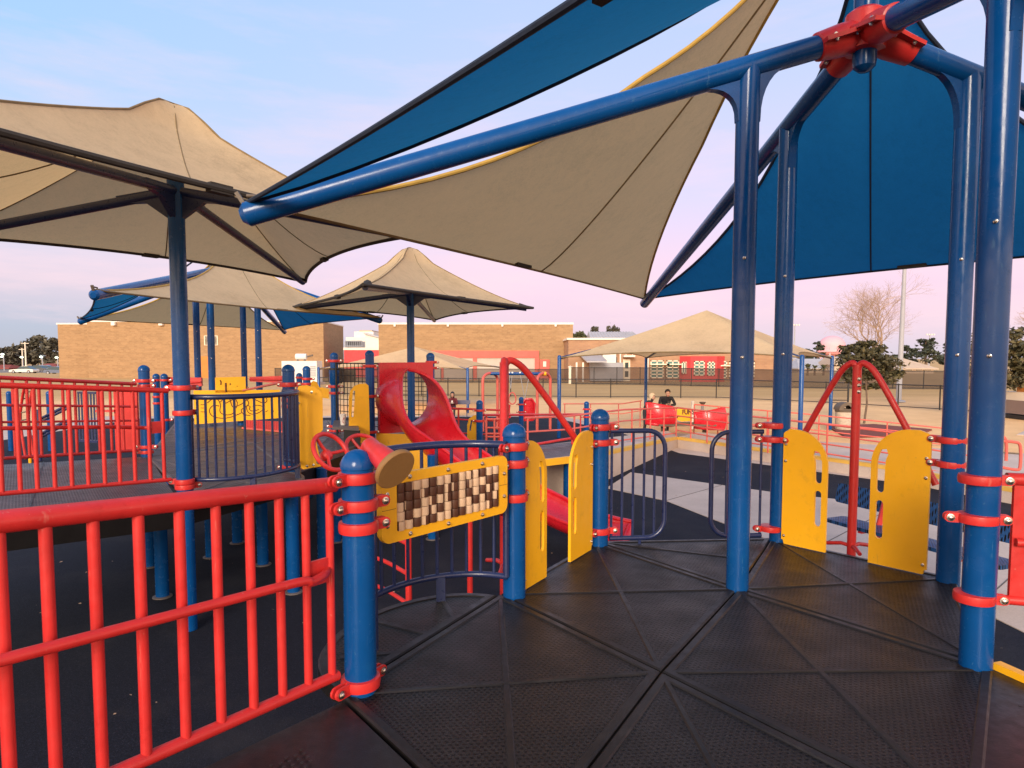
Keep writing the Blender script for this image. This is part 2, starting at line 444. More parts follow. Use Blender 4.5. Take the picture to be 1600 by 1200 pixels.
def smooth_path(pts, k=6):
    """Catmull-Rom through the points"""
    P = [V(p) for p in pts]; out = []
    for i in range(len(P) - 1):
        p0, p1, p2, p3 = P[max(i - 1, 0)], P[i], P[i + 1], P[min(i + 2, len(P) - 1)]
        for j in range(k):
            t = j / k
            out.append(.5 * ((2 * p1) + (p2 - p0) * t + (2 * p0 - 5 * p1 + 4 * p2 - p3) * t * t + (3 * p1 - p0 - 3 * p2 + p3) * t ** 3))
    out.append(P[-1]); return out
# ------------------------------------------------------------------ world and sun
SUN_EL, SUN_AZ = radians(20), radians(193)          # low western glow behind the camera
def build_world():
    w = bpy.data.worlds.new("World"); scene.world = w; w.use_nodes = True
    nt = w.node_tree; bg = nt.nodes['Background']
    co = N(nt, 'ShaderNodeTexCoord').outputs['Generated']
    sep = N(nt, 'ShaderNodeSeparateXYZ'); nt.links.new(co, sep.inputs[0])
    el = mathn(nt, 'ADD', mathn(nt, 'MULTIPLY', sep.outputs[2], .5), .5)
    # dusk sky opposite the sunset: grey-blue earth shadow, pink belt, lavender, blue
    east = ramp(nt, el, [(.0, (.30, .23, .22)), (.494, (.55, .48, .50)), (.504, (.68, .60, .70)), (.53, (.84, .62, .74)), (.565, (.90, .65, .80)), (.61, (.72, .66, .90)),
                         (.68, (.55, .63, .90)), (.76, (.44, .59, .88)), (1.0, (.17, .33, .68))])
    left = ramp(nt, el, [(.0, (.30, .23, .22)), (.494, (.46, .46, .53)), (.52, (.47, .51, .63)), (.55, (.74, .62, .72)), (.60, (.60, .66, .86)),
                         (.68, (.39, .61, .91)), (.78, (.31, .55, .89)), (1.0, (.15, .32, .68))])
    kx = ramp(nt, mathn(nt, 'ADD', mathn(nt, 'MULTIPLY', sep.outputs[0], .5), .5), [(.22, 1.0), (.50, 0.0)])
    front = mix_rgb(nt, east, left, kx)
    west = ramp(nt, el, [(.0, (.30, .22, .18)), (.495, (1.6, .85, .45)), (.53, (2.7, 1.9, 1.25)), (.62, (2.3, 1.75, 1.35)), (.75, (1.4, 1.2, 1.15)), (1.0, (.17, .33, .68))])
    ky = ramp(nt, mathn(nt, 'ADD', mathn(nt, 'MULTIPLY', sep.outputs[1], .5), .5), [(.25, 1.0), (.62, 0.0)])
    sky = mix_rgb(nt, front, west, ky)
    # faint streaky pink cloud
    mp = N(nt, 'ShaderNodeMapping'); mp.inputs['Scale'].default_value = (1.6, 1.6, 9); mp.inputs['Rotation'].default_value = (.0, .22, .3)
    nt.links.new(co, mp.inputs[0])
    cl = noise(nt, 2.1, 7, .62, mp.outputs[0])
    band = ramp(nt, el, [(.50, 0.0), (.53, 1.0), (.62, .55), (.72, .30), (.85, .15)])
    k = mathn(nt, 'MULTIPLY', ramp(nt, cl, [(.47, 0.0), (.72, .72)]), band)
    sky = mix_rgb(nt, sky, (.97, .70, .76), k)
    ns = N(nt, 'ShaderNodeTexSky', sky_type='NISHITA'); ns.sun_disc = False
    ns.sun_elevation = SUN_EL; ns.sun_rotation = SUN_AZ
    nm = mix_rgb(nt, ns.outputs[0], (.05, .05, .05), 1.0, 'MULTIPLY')
    nt.links.new(mix_rgb(nt, sky, nm, .10), bg.inputs['Color']); bg.inputs['Strength'].default_value = .92
build_world()
sd = bpy.data.lights.new('sun', 'SUN'); sd.energy = 2.6; sd.angle = radians(22); sd.color = (1, .87, .71)
so = bpy.data.objects.new('sun', sd); COL.objects.link(so)
d = V((sin(SUN_AZ) * cos(SUN_EL), cos(SUN_AZ) * cos(SUN_EL), sin(SUN_EL)))
so.rotation_euler = d.to_track_quat('Z', 'Y').to_euler(); so.location = d * 60 
scene.view_settings.view_transform = 'Standard'; scene.view_settings.look = 'None'
scene.view_settings.exposure = 0.42; scene.view_settings.gamma = 1

def tz(x, y):
    """height of the open ground: falls gently away beyond the field on the left"""
    k = min(1, max(0, (y - 85) / 60))
    return -.035 - .45 * k * k * (3 - 2 * k)
def ax(vals, a, b): return sorted(set(vals + [a, b]))
def build_ground():
    xs = [-1800, -900, -500, -300, -200, -150] + [x for x in range(-120, 121, 12)] + [150, 200, 300, 500, 900, 1800]
    ys = [-400, -100, -30] + [y for y in range(-10, 180, 8)] + [220, 300, 450, 700, 1100, 2200]
    vs = [(x, y, tz(x, y)) for y in ys for x in xs]; nx = len(xs)
    fs = [(j * nx + i, j * nx + i + 1, (j + 1) * nx + i + 1, (j + 1) * nx + i) for j in range(len(ys) - 1) for i in range(nx - 1)]
    tag(MB().add(vs, fs).build('ground', M['field']), kind='structure')
build_ground()
def sheet(name, pts, z, mat, th=.05, label=None):
    b = MB(); n = len(pts)
    b.add([(p[0], p[1], z) for p in pts] + [(p[0], p[1], z - th) for p in pts], [tuple(range(n))] + [((i + 1) % n, i, i + n, (i + 1) % n + n) for i in range(n)])
    return tag(b.build(name, mat, smooth=0), kind='structure')
sheet('pavement', [(-17, -9), (18, -9), (18, 12.5), (13.5, 16.5), (8.5, 19.5), (4.2, 22), (1.9, 28), (-17, 27.6)], -.012, M['concrete'])
sheet('rubber_surface', [(-15, -8), (16, -8), (16, 6.5), (7.9, 12.2), (4.25, 16.8), (3.6, 21), (1.5, 27.5), (-15, 26.5)], -.004, M['rubber'])
sheet('path', [(1.75, 12.2), (2.5, 13.9), (4.75, 11.75), (6.6, 10.5), (12, 7.6), (12, 1.5), (7.0, 2.2), (4.5, 5.6), (4.45, 6.3), (3.65, 8), (3.1, 9.5), (2.6, 11.1)], .004, M['concrete'])
# sawn joints across the path
jb = MB()
for a, b in (((2.6, 11.1), (4.0, 12.5)), ((3.6, 8.05), (6.2, 10.65)), ((4.5, 6.3), (8.2, 9.6)), ((5.2, 4.6), (11.0, 8.1))):
    jb.bar((*a, .0055), (*b, .0055), .014, .003)
tag(jb.build('path_joint', M['bin_lid'], smooth=0), kind='structure')
sheet('parking_lot', [(-170, 118), (-56, 118), (-56, 175), (-170, 175)], -.42, M['asphalt'], .1)
sheet('mulch_bed', [(10.2, 20.2), (12.6, 20.6), (14.2, 22.4), (13.2, 24.2), (11.2, 23.6)], .012, M['dirt_red'])
sheet('dirt_track', [(16, 21), (30, 19), (42, 22), (30, 24.5), (18, 23)], -.016, M['concrete'], .03)

# raised concrete walkways with yellow painted edges
def walkway(name, near, far, zs):
    """near/far = edge points; zs = top heights; solid down to the ground, yellow band on the near edge"""
    n = len(near); b = MB()
    top = [(near[i][0], near[i][1], zs[i]) for i in range(n)] + [(far[i][0], far[i][1], zs[i]) for i in range(n)]
    bot = [(p[0], p[1], -.03) for p in top]
    vs = top + bot; m = 2 * n; fs = []
    for i in range(n - 1):
        fs += [(i, i + 1, n + i + 1, n + i), (m + i, m + i + 1, i + 1, i), (n + i, n + i + 1, m + n + i + 1, m + n + i)]
    fs += [(0, n, m + n, m), (n - 1, m + n - 1, m + n + n - 1, n + n - 1)]
    b.add(vs, fs)
    w = tag(b.build(name, M['concrete'], smooth=0), kind='structure')
    y = MB()
    for i in range(n - 1):
        a, c = V((*near[i][:2], zs[i])), V((*near[i + 1][:2], zs[i + 1]))
        d = (c - a).normalized(); nrm = V((d.y, -d.x, 0)).normalized()
        if (V((*far[i][:2], 0)) - V((*near[i][:2], 0))).dot(nrm) > 0: nrm = -nrm
        y.add([a + nrm * .004 + V((0, 0, .004)), c + nrm * .004 + V((0, 0, .004)), c - nrm * .13 + V((0, 0, .004)), a - nrm * .13 + V((0, 0, .004)),
               a + nrm * .004 - V((0, 0, .07)), c + nrm * .004 - V((0, 0, .07))], [(0, 1, 2, 3), (4, 5, 1, 0)])
    tag(y.build('yellow_edge_line', M['yellow_line'], smooth=0), kind='structure')
WC = gr(1059, 683, .28)
WR1, WR2 = gr(1397, 730, .27), gr(1640, 772, .27)
walkway('walkway', [WC, WR1, WR2], [WC + V((.9, 1.25, 0)), WR1 + V((1.0, 1.35, 0)), WR2 + V((1.0, 1.35, 0))], [.28, .27, .26])
RL1, RL2 = gr(948, 706, .56), gr(884, 719, .80)
walkway('ramp', [WC + V((-.004, .003, 0)), RL1, RL2], [WC + V((.1, 1.54, 0)), RL1 + V((-.9, 1.3, 0)), RL2 + V((-.9, 1.2, 0))], [.284, .56, .80])

# ------------------------------------------------------------------ trees
def leaf_cloud(b, c, rad, n, size, squash=1.0, rng=random, shell=.55):
    """leaf clumps of small tilted faces spread through an uneven ellipsoid"""
    c = V(c); lumps = []
    for _ in range(max(5, n // 60)):
        d = V((rng.gauss(0, 1), rng.gauss(0, 1), rng.gauss(0, 1))).normalized()
        k = shell + (1 - shell) * rng.random()
        lumps.append((c + V((d.x * rad[0], d.y * rad[1], d.z * rad[2])) * k, .22 + .2 * rng.random()))
    for i in range(n):
        lc, lr = lumps[i % len(lumps)]
        p = lc + V((rng.gauss(0, .5) * rad[0], rng.gauss(0, .5) * rad[1], rng.gauss(0, .42) * rad[2])) * lr
        a = V((rng.gauss(0, 1), rng.gauss(0, 1), rng.gauss(0, .6))).normalized()
        t = V((rng.gauss(0, 1), rng.gauss(0, 1), rng.gauss(0, 1))); t = (t - a * t.dot(a)).normalized()
        s = size * (.6 + .8 * rng.random())
        b.add([p - a * s, p + t * s * .5, p + a * s, p - t * s * .5], [(0, 1, 2, 3)])
def tree(name, label, base, h, crowns, mat, leafsize, n, trunk_r, group=None, lean=0, bark='bark', seed=1):
    rng = random.Random(seed)
    base = V(base); t = thing(name, label, 'tree', base, group)
    top = base + V((lean, 0, h))
    b = MB()
    pts = [base, base + (top - base) * .25 + V((.02 * h, 0, 0)), base + (top - base) * .55 - V((.015 * h, 0, 0)), base + (top - base) * .85]
    b.tube(pts, [trunk_r, trunk_r * .8, trunk_r * .6, trunk_r * .25], 8)
    for cc, rr in crowns:
        e = base + V(cc); st = base + (top - base) * min(.8, max(.25, (V(cc).z - rr[2] * .6) / h))
        for q in range(3):
            ee = e + V((rng.uniform(-.6, .6) * rr[0], rng.uniform(-.6, .6) * rr[1], rng.uniform(-.3, .6) * rr[2]))
            b.tube([st, st.lerp(ee, .5) + V((0, 0, .03 * h)), ee], [trunk_r * .4, trunk_r * .22, trunk_r * .07], 5)
    b.build('trunk', M[bark], t)
    b = MB()
    tot = sum(r[0] * r[2] for _, r in crowns)
    for cc, rr in crowns: leaf_cloud(b, base + V(cc), rr, int(n * rr[0] * rr[2] / tot), leafsize, rng=rng)
    b.build('crown', M[mat], t, smooth=0)
    return t
def bare_tree(name, label, base, h, seed, spread=1.0, depth=7, trunk_r=.28, fork=.22):
    rng = random.Random(seed); base = V(base); t = thing(name, label, 'tree', base)
    tr, tw = MB(), MB()
    def grow(p, d, L, r, k):
        mid = p + d * L * .5 + V((rng.gauss(0, .04), rng.gauss(0, .04), 0)) * L
        e = p + d * L
        (tr if k < 3 else tw).tube([p, mid, e], [r, r * .85, r * .66], 6 if k < 3 else 3, cap=False)
        if k >= depth: return
        m = 3 if k in (0, 2, 4, 6) else 2
        for i in range(m):
            a = V((rng.gauss(0, 1), rng.gauss(0, 1), rng.gauss(0, .35))); a = (a - d * a.dot(d)).normalized()
            ang = rng.uniform(.30, .78) * spread * (1.25 if k < 2 else 1)
            nd = (d * cos(ang) + a * sin(ang)); nd.z += .07; nd.normalize()
            grow(e if i < 2 else mid, nd, L * rng.uniform(.72, .92), r * (.62 if i else .70), k + 1)
    grow(base, V((.02, 0, 1)), h * fork, trunk_r, 0)
    tr.build('trunk', M['twig'], t); tw.build('crown', M['twig'], t, smooth=0)
    return t

# left tree belt beyond the car park
GT = 'trees beyond the car park'
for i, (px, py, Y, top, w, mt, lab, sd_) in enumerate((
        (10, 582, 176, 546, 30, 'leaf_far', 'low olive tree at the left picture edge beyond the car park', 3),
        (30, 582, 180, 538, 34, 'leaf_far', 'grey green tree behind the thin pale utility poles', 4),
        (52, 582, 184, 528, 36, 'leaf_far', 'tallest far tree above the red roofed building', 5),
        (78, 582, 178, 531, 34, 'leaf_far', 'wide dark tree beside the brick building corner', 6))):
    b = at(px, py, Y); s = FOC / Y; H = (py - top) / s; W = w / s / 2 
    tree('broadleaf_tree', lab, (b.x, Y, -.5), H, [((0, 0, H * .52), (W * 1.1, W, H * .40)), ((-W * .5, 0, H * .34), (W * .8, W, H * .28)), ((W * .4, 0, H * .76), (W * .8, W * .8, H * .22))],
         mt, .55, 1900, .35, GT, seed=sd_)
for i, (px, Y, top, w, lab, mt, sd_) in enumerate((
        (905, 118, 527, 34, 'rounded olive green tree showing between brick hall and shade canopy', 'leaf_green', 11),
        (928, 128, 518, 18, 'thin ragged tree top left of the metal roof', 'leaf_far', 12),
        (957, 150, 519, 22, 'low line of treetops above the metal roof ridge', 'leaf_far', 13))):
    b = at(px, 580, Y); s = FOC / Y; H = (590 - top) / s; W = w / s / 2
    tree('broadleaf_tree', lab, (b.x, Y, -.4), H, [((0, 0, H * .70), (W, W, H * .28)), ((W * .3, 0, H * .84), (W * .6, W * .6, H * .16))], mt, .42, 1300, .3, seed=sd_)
# right side
b = gr(1350, 662)
tree('small_evergreen_tree', 'small dark evergreen with slim bent trunk standing behind the red arch climber', b, 3.0,
     [((.15, 0, 2.25), (.95, .9, .62)), ((-.35, .1, 2.55), (.6, .6, .4)), ((.75, 0, 1.95), (.62, .6, .45)), ((-.5, .1, 1.75), (.5, .5, .35)), ((.2, 0, 2.75), (.5, .5, .35)), ((.35, 0, 1.55), (.45, .4, .3))],
     'leaf_dark', .085, 5200, .045, lean=.1, seed=21)
b = gr(1589, 658)
tree('bushy_evergreen_tree', 'dense dark evergreen at the right picture edge above the grey shed', (b.x + .4, 27, 0), 4.2,
     [((.1, 0, 2.9), (1.3, 1.1, .8)), ((-.55, 0, 2.1), (.7, .7, .55)), ((.3, 0, 1.9), (.9, .9, .6)), ((1.2, 0, 2.4), (.9, .9, .8))], 'leaf_dark', .10, 5200, .09, seed=22)
b = at(1365, 600, 62)
bare_tree('bare_tree', 'large leafless tree with fine pale branching crown behind the small evergreen', (b.x, 62, -.04), 10.6, 5, 1.05, 9, .21, .21)
b = at(1606, 600, 60)
bare_tree('bare_tree', 'leafless tree half cut off by the right picture edge', (b.x, 60, -.04), 8.6, 8, 1.0, 8, .18, .22)
for px, Y, top, w, lab, sd_ in ((1445, 150, 536, 46, 'tall pine with layered crown rising behind the pale roofed house', 31), (1416, 160, 551, 30, 'lower dark pine left of the tall pine behind the house', 32),
                                (1478, 155, 548, 34, 'dark pine half hidden behind the blue posts right of the house', 33), (1276, 165, 545, 22, 'small dark pine beside the pink water tower', 34), (1258, 150, 556, 36, 'squat shrubby tree under the shade canopy right edge', 35)):
    b = at(px, 580, Y); s = FOC / Y; H = (592 - top) / s; W = w / s / 2
    tree('pine_tree', lab, (b.x, Y, -.4), H, [((0, 0, H * .86), (W * .5, W * .5, H * .09)), ((W * .2, 0, H * .72), (W * .9, W * .8, H * .10)), ((-W * .3, 0, H * .57), (W, W * .8, H * .12)), ((.2 * W, 0, H * .40), (W * 1.1, W, H * .16))],
         'leaf_pine', .36, 1500, .28, seed=sd_)
def palmetto(px, Y, top, lab, seed):
    rng = random.Random(seed); s = FOC / Y; H = (581 - top) / s; b0 = at(px, 581, Y); base = V((b0.x, Y, -.05)); t = thing('palm_shrub', lab, 'palm', base, 'palms by the far fence')
    MB().tube([base, base + V((0, 0, H * .6))], [.16, .12], 7).build('trunk', M['bark'], t)
    b = MB()
    for k in range(46):
        a = rng.uniform(0, 2 * pi); e = rng.uniform(-.3, 1.2); L = H * .52 * rng.uniform(.7, 1.1)
        d = V((cos(a) * cos(e), sin(a) * cos(e), sin(e))); sd = V((-sin(a), cos(a), 0)) * L * .12
        p0 = base + V((0, 0, H * .6)); p1 = p0 + d * L * .6; p2 = p0 + d * L - V((0, 0, L * .25))
        b.add([p0, p1 + sd, p2, p1 - sd], [(0, 1, 2, 3)])
    b.build('crown', M['leaf_green'], t, smooth=0)
for px, top, lab, sd_ in ((1262, 561, 'left palm of three beyond the dark fence screen', 1), (1273, 563, 'middle palm of three beyond the dark fence screen', 2), (1287, 562, 'right palm of three beyond the dark fence screen', 3)):
    palmetto(px, 95, top, lab, sd_)

# ------------------------------------------------------------------ buildings
def prism(b, poly, z0, z1):
    n = len(poly)
    a = sum(poly[i][0] * poly[(i + 1) % n][1] - poly[(i + 1) % n][0] * poly[i][1] for i in range(n))
    if a < 0: poly = poly[::-1]
    return b.add([(p[0], p[1], z0) for p in poly] + [(p[0], p[1], z1) for p in poly],
                 [tuple(range(n - 1, -1, -1)), tuple(range(n, 2 * n))] + [(i, (i + 1) % n, (i + 1) % n + n, i + n) for i in range(n)])
def grow_poly(poly, k):
    cx = sum(p[0] for p in poly) / len(poly); cy = sum(p[1] for p in poly) / len(poly)
    out = []
    for x, y in poly:
        d = V((x - cx, y - cy)); out.append((x + k * (1 if d.x > 0 else -1), y + k * (1 if d.y > 0 else -1)))
    return out
def zt(py, Y): return at(800, py, Y).z
def wall_light(b, px, py, Y, parent):
    p = at(px, py, Y); MB().box((p.x, Y - .22, p.z), (.45, .4, .42)).build('wall_lamp', M['white_trim'], parent)

def hall_left():
    Y = 83; x0, x1 = xat(138, Y), xat(506, Y); z1 = zt(503, Y); t = thing('brick_hall', 'long windowless tan brick hall behind the left play deck', 'building', ((x0 + x1) / 2, Y, 0))
    xe = xat(537, 96)
    poly = [(x0, Y), (x1, Y), (xe, 96), (x0, 96)]
    prism(MB(), poly, -.3, z1).build('wall', M['brick'], t, smooth=0)
    prism(MB(), grow_poly(poly, .06), z1, z1 + .16).build('coping', M['white_trim'], t, smooth=0)
    xw = xat(92, Y + 1.5); zw = zt(507, Y + 1.5)
    p2 = [(xw, Y + 1.5), (x0, Y + 1.5), (x0, 96), (xw, 96)]
    prism(MB(), p2, -.3, zw).build('side_wing', M['brick'], t, smooth=0)
    prism(MB(), [(xw - .1, Y + 1.4), (x0, Y + 1.4), (x0, 96), (xw - .1, 96)], zw, zw + .18).build('wing_coping', M['white_trim'], t, smooth=0)
    for px in (179, 253, 330, 372, 452): wall_light(None, px, 506, Y, t)
    # louvred vent high on the wall and orange door
    p = at(330, 532, Y)
    fr = MB().box((p.x, Y - .04, p.z), (1.7, .1, 1.2)).build('vent', M['window_frame'], t)
    v = MB()
    for k in range(7): v.box((p.x, Y - .11, p.z - .45 + k * .15), (1.45, .05, .09), mat=Matrix.Rotation(.5, 3, 'X'))
    v.build('louvre', M['black'], fr)
    p = at(324, 580, Y)
    MB().box((p.x, Y - .03, 1.2), (1.5, .08, 2.9)).build('door', M['orange'], t)
hall_left()
def hall_mid():
    Y = 76; x0, x1 = xat(592, Y), xat(895, Y); z1 = zt(507, Y)
    t = thing('brick_hall', 'tan brick hall with coral red band over pale shutters', 'building', ((x0 + x1) / 2, Y, 0))
    poly = [(x0, Y), (x1, Y), (x1, 98), (x0, 98)]
    prism(MB(), poly, -.3, z1).build('wall', M['brick'], t, smooth=0)
    prism(MB(), grow_poly(poly, .07), z1, z1 + .2).build('coping', M['white_trim'], t, smooth=0)
    for px in (617, 700, 785, 868):
        p = at(px, 508.5, Y); MB().box((p.x, Y - .12, p.z), (.22, .22, .26)).build('roof_scupper', M['white_trim'], t)
    zb0, zb1 = zt(559, Y), zt(548, Y); xa, xb = xat(668, Y), xat(842, Y)
    MB().box(((xa + xb) / 2, Y - .1, (zb0 + zb1) / 2), (xb - xa, .24, zb1 - zb0)).build('red_band', M['coral'], t)
    for px, w in ((672, 7), (691, 4), (742, 6), (839, 7)):
        MB().box((xat(px, Y), Y - .09, (zb0 - .3) / 2), (w * Y / FOC, .22, zb0 + .3)).build('red_pier', M['coral'], t)
    for pa, pb in ((675, 689), (693, 739), (745, 836)):
        a, b = xat(pa, Y), xat(pb, Y)
        MB().box(((a + b) / 2, Y - .03, (zb0 - .3) / 2), (b - a, .07, zb0 + .3)).build('shutter', M['grille'], t)
    dd = MB().box((xat(851, Y), Y - .05, 1.05), (1.1, .12, 2.4)).build('door', M['coral'], t)
    MB().box((xat(851, Y), Y - .13, 1.75), (.35, .03, .6)).build('door_window', M['white_trim'], dd)
hall_mid()
def red_link():
    Y = 86; x0, x1 = xat(537.5, Y), xat(604, Y); z1 = zt(547, Y)
    t = thing('red_annex', 'low bright red annex with white coping between the two brick halls', 'building', ((x0 + x1) / 2, Y, 0))
    MB().box(((x0 + x1) / 2, Y + 3, z1 / 2 - .2), (x1 - x0, 6, z1 + .4)).build('wall', M['far_red'], t)
    MB().box(((x0 + x1) / 2, Y + 3, z1 + .16), (x1 - x0 + .1, 6.2, .32)).build('coping', M['white_trim'], t)
red_link()
def plant_house():
    Y = 118; t = thing('rooftop_plant', 'cream stepped roof block with grey pitched roof above the red annex', 'building', (xat(568, Y), Y, 0))
    a, b = xat(541, Y), xat(583, Y)
    MB().box(((a + b) / 2, Y + 4, zt(527, Y) / 2), (b - a, 8, zt(527, Y))).build('lower_block', M['white_trim'], t)
    a, b = xat(553, Y), xat(583, Y)
    MB().box(((a + b) / 2, Y + 4, (zt(518, Y) + zt(527, Y)) / 2), (b - a, 7, zt(518, Y) - zt(527, Y))).build('upper_block', M['white_trim'], t)
    a, b = xat(560, Y), xat(580, Y)
    MB().box(((a + b) / 2, Y + 4, zt(517, Y)), (b - a, 6, .35)).build('roof_cap', M['roof_pale'], t)
    a, b, c = xat(571, Y - 2), xat(583, Y - 2), xat(598, Y - 2); z0, z1, zk = zt(547, Y - 2), zt(530, Y - 2), zt(522, Y - 2)
    MB().add([(a, Y - 2, 0), (c, Y - 2, 0), (c, Y - 2, z1), (a, Y - 2, zk), (a, Y + 3, 0), (c, Y + 3, 0), (c, Y + 3, z1), (a, Y + 3, zk)],
             [(0, 1, 2, 3), (7, 6, 5, 4), (1, 5, 6, 2), (0, 3, 7, 4)]).build('gable_wall', M['white_trim'], t, smooth=0)
    MB().add([(a - .2, Y - 2.3, zk + .02), (c + .2, Y - 2.3, z1 + .02), (c + .2, Y + 3.2, z1 + .02), (a - .2, Y + 3.2, zk + .02), (a - .2, Y - 2.3, zk + .3), (c + .2, Y - 2.3, z1 + .3), (c + .2, Y + 3.2, z1 + .3), (a - .2, Y + 3.2, zk + .3)],
             [(3, 2, 1, 0), (4, 5, 6, 7), (0, 1, 5, 4), (1, 2, 6, 5), (2, 3, 7, 6), (3, 0, 4, 7)]).build('roof', M['roof_metal'], t, smooth=0)
    r = MB(); y = Y - 8; z0 = zt(541, y); z1 = zt(533, y)
    xa, xb = xat(540, y), xat(566, y)
    for k in range(9): r.tube([(xa + (xb - xa) * k / 8, y, 3), (xa + (xb - xa) * k / 8, y, z1)], .09, 5)
    for z in (z0, z1): r.tube([(xa, y, z), (xb, y, z)], .1, 5)
    for k in range(5): r.box((xa + (xb - xa) * (k + .5) / 5, y + .8, z0 + .3), (1.1, .8, 1.0))
    r.build('pipe_rack', M['galv'], t)
plant_house()
def generator():
    Y = 62; b = gr(471, 599.5); t = thing('generator', 'white boxy generator unit with horizontal cylinder on top before the brick hall', 'generator', (xat(471, Y), Y, 0))
    a, c = xat(445, Y), xat(499, Y); z1 = zt(564, Y)
    MB().box(((a + c) / 2, Y, z1 / 2 + .1), (c - a, 1.8, z1 - .2)).build('housing', M['white_paint'], t)
    g = MB(); 
    for k in range(6): g.box((c - .35, Y - .93, .8 + k * .17), (.5, .05, .1))
    g.build('louvre', M['galv'], t)
    p = at(470, 558, Y); MB().lathe((xat(462, Y), Y, p.z + .05), [(.0, 0), (.26, .02), (.28, .08), (.28, .95), (.26, 1.0), (0, 1.02)], 14, (1, 0, 0)).build('silencer', M['white_paint'], t)
    e = MB()
    for px in (465, 476): e.box((xat(px, Y), Y, z1 + .05), (.1, .2, .25))
    e.tube([(xat(480, Y), Y, p.z + .05), (xat(484, Y), Y, p.z + .1), (xat(489, Y), Y, zt(555, Y))], [.07, .07, .09], 8)
    e.build('exhaust_pipe', M['bin_lid'], t)
    MB().box(((a + c) / 2, Y, .05), (c - a + .4, 2.2, .25)).build('plinth', M['concrete'], t)
generator()
def window(parent, px0, px1, py0, py1, Y, cols, rows, glass='win_green', shelf=None):
    a, c = xat(px0, Y), xat(px1, Y); z0, z1 = zt(py1, Y), zt(py0, Y)
    f = MB(); w = .11
    for k in range(cols + 1): f.box((a + (c - a) * k / cols, Y - .06, (z0 + z1) / 2), (w, .14, z1 - z0 + w))
    for k in range(rows + 1): f.box(((a + c) / 2, Y - .055, z0 + (z1 - z0) * k / rows), (c - a + w, .15, w))
    if shelf: f.box(((a + c) / 2 + .2, Y - .35, z0 + (z1 - z0) * shelf), (c - a + .7, .6, .12))
    fo = f.build('window', M['window_frame'], parent)
    MB().box(((a + c) / 2, Y - .01, (z0 + z1) / 2), (c - a, .06, z1 - z0)).build('pane', M[glass], fo)
def school():
    Y = 70; x0, x1 = xat(888, Y), xat(1214, Y); z1 = zt(531, Y)
    t = thing('school_building', 'long low brick school wing with red entrance bay under the wide shade canopy', 'building', ((x0 + x1) / 2, Y, 0))
    MB().box(((x0 + x1) / 2, Y + 6, z1 / 2 - .2), (x1 - x0, 12, z1 + .4)).build('wall', M['brick_pale'], t)
    MB().box(((x0 + x1) / 2, Y + 6, z1 + .1), (x1 - x0 + .3, 12.3, .2)).build('coping', M['white_trim'], t)
    # ribbed metal roof monitor at the left end
    r = MB(); y0, y1 = Y + 3, Y + 10; a, c = xat(930, Y), xat(1004, Y); za, zb = zt(538, Y), zt(522, Y)
    r.add([(a, y0, z1 - .2), (c + 1, y0, z1 - .2), (c, y0 + 3.5, zb + .5), (a, y0 + 3.5, zb + .5), (a, y1, z1 - .2), (c + 1, y1, z1 - .2)], [(0, 1, 2, 3), (3, 2, 5, 4), (0, 3, 4), (1, 5, 2)])
    for k in range(16):
        u = k / 15; p0 = V((a + (c + 1 - a) * u, y0, z1 - .17)); p1 = V((a + (c - a) * u, y0 + 3.5, zb + .53)); r.bar(p0, p1, .06, .07)
    r.build('roof', M['roof_metal'], t, smooth=0)
    for px0, px1, py0, py1, c, rr, sh in ((1017, 1036, 564, 590, 2, 5, .8), (1042, 1060, 564, 590, 2, 5, .8), (1122, 1135, 565, 590, 2, 5, .75), (1140, 1149, 565, 590, 1, 5, None), (1160, 1178, 565, 590, 2, 5, None)):
        window(t, px0, px1, py0, py1, Y, c, rr, shelf=sh)
    # red bay
    yb = Y - 1.3; a, c = xat(1079, yb), xat(1120.5, yb); zt_ = zt(556.5, yb); l = xat(1062, Y)
    bay = MB(); prism(bay, [(l, Y), (a, yb), (c, yb), (c + 1.2, Y)], -.2, zt_); bo = bay.build('entrance_bay', M['far_red'], t, smooth=0)
    window(bo, 1085, 1100, 565, 586, yb - .02, 2, 4); window(bo, 1106, 1116, 566, 586, yb - .02, 2, 4)
    window(t, 1066, 1077, 566, 583, Y - .75, 3, 1)
    # door with canopy
    d = MB().box((xat(979, Y), Y - .06, 1.15), (.75, .14, 2.3)).build('door', M['window_frame'], t)
    for z in (.75, 1.65): MB().box((xat(979, Y), Y - .14, z), (.36, .03, .62)).build('door_pane', M['glass'], d)
    c_ = MB().box((xat(981, Y), Y - .55, 2.62), (1.15, 1.1, .18)).build('door_canopy', M['white_trim'], t)
    st = MB()
    for px in (976, 986): st.tube([(xat(px, Y), Y - 1.0, 2.7), (xat(px - 1, Y), Y - .05, 3.45)], .03, 5)
    st.build('canopy_stay', M['white_trim'], c_)
    for px, w in ((969, 2.2), (1012, 2.2)): MB().box((xat(px, Y), Y - .08, z1 / 2), (w * Y / FOC, .14, z1)).build('downpipe', M['white_trim'], t)
    # service yard with its porch roof and grey boards
    p = MB(); a, c = xat(903, Y), xat(942, Y); za, zb = zt(566, Y), zt(553, Y)
    p.add([(a + .6, Y - 3, za), (c, Y - 3, za), (c - .5, Y - .06, zb), (a, Y - .06, zb), (a + .6, Y - 3, za + .12), (c, Y - 3, za + .12), (c - .5, Y - .06, zb + .12), (a, Y - .06, zb + .12)],
          [(3, 2, 1, 0), (4, 5, 6, 7), (0, 1, 5, 4), (1, 2, 6, 5), (2, 3, 7, 6), (3, 0, 4, 7)])
    for k in range(12):
        u = k / 11; p.bar((a + .6 + (c - a - .6) * u, Y - 3, za + .14), (a + (c - .5 - a) * u, Y - .06, zb + .14), .05, .06)
    po = p.build('porch_roof', M['roof_metal'], t, smooth=0)
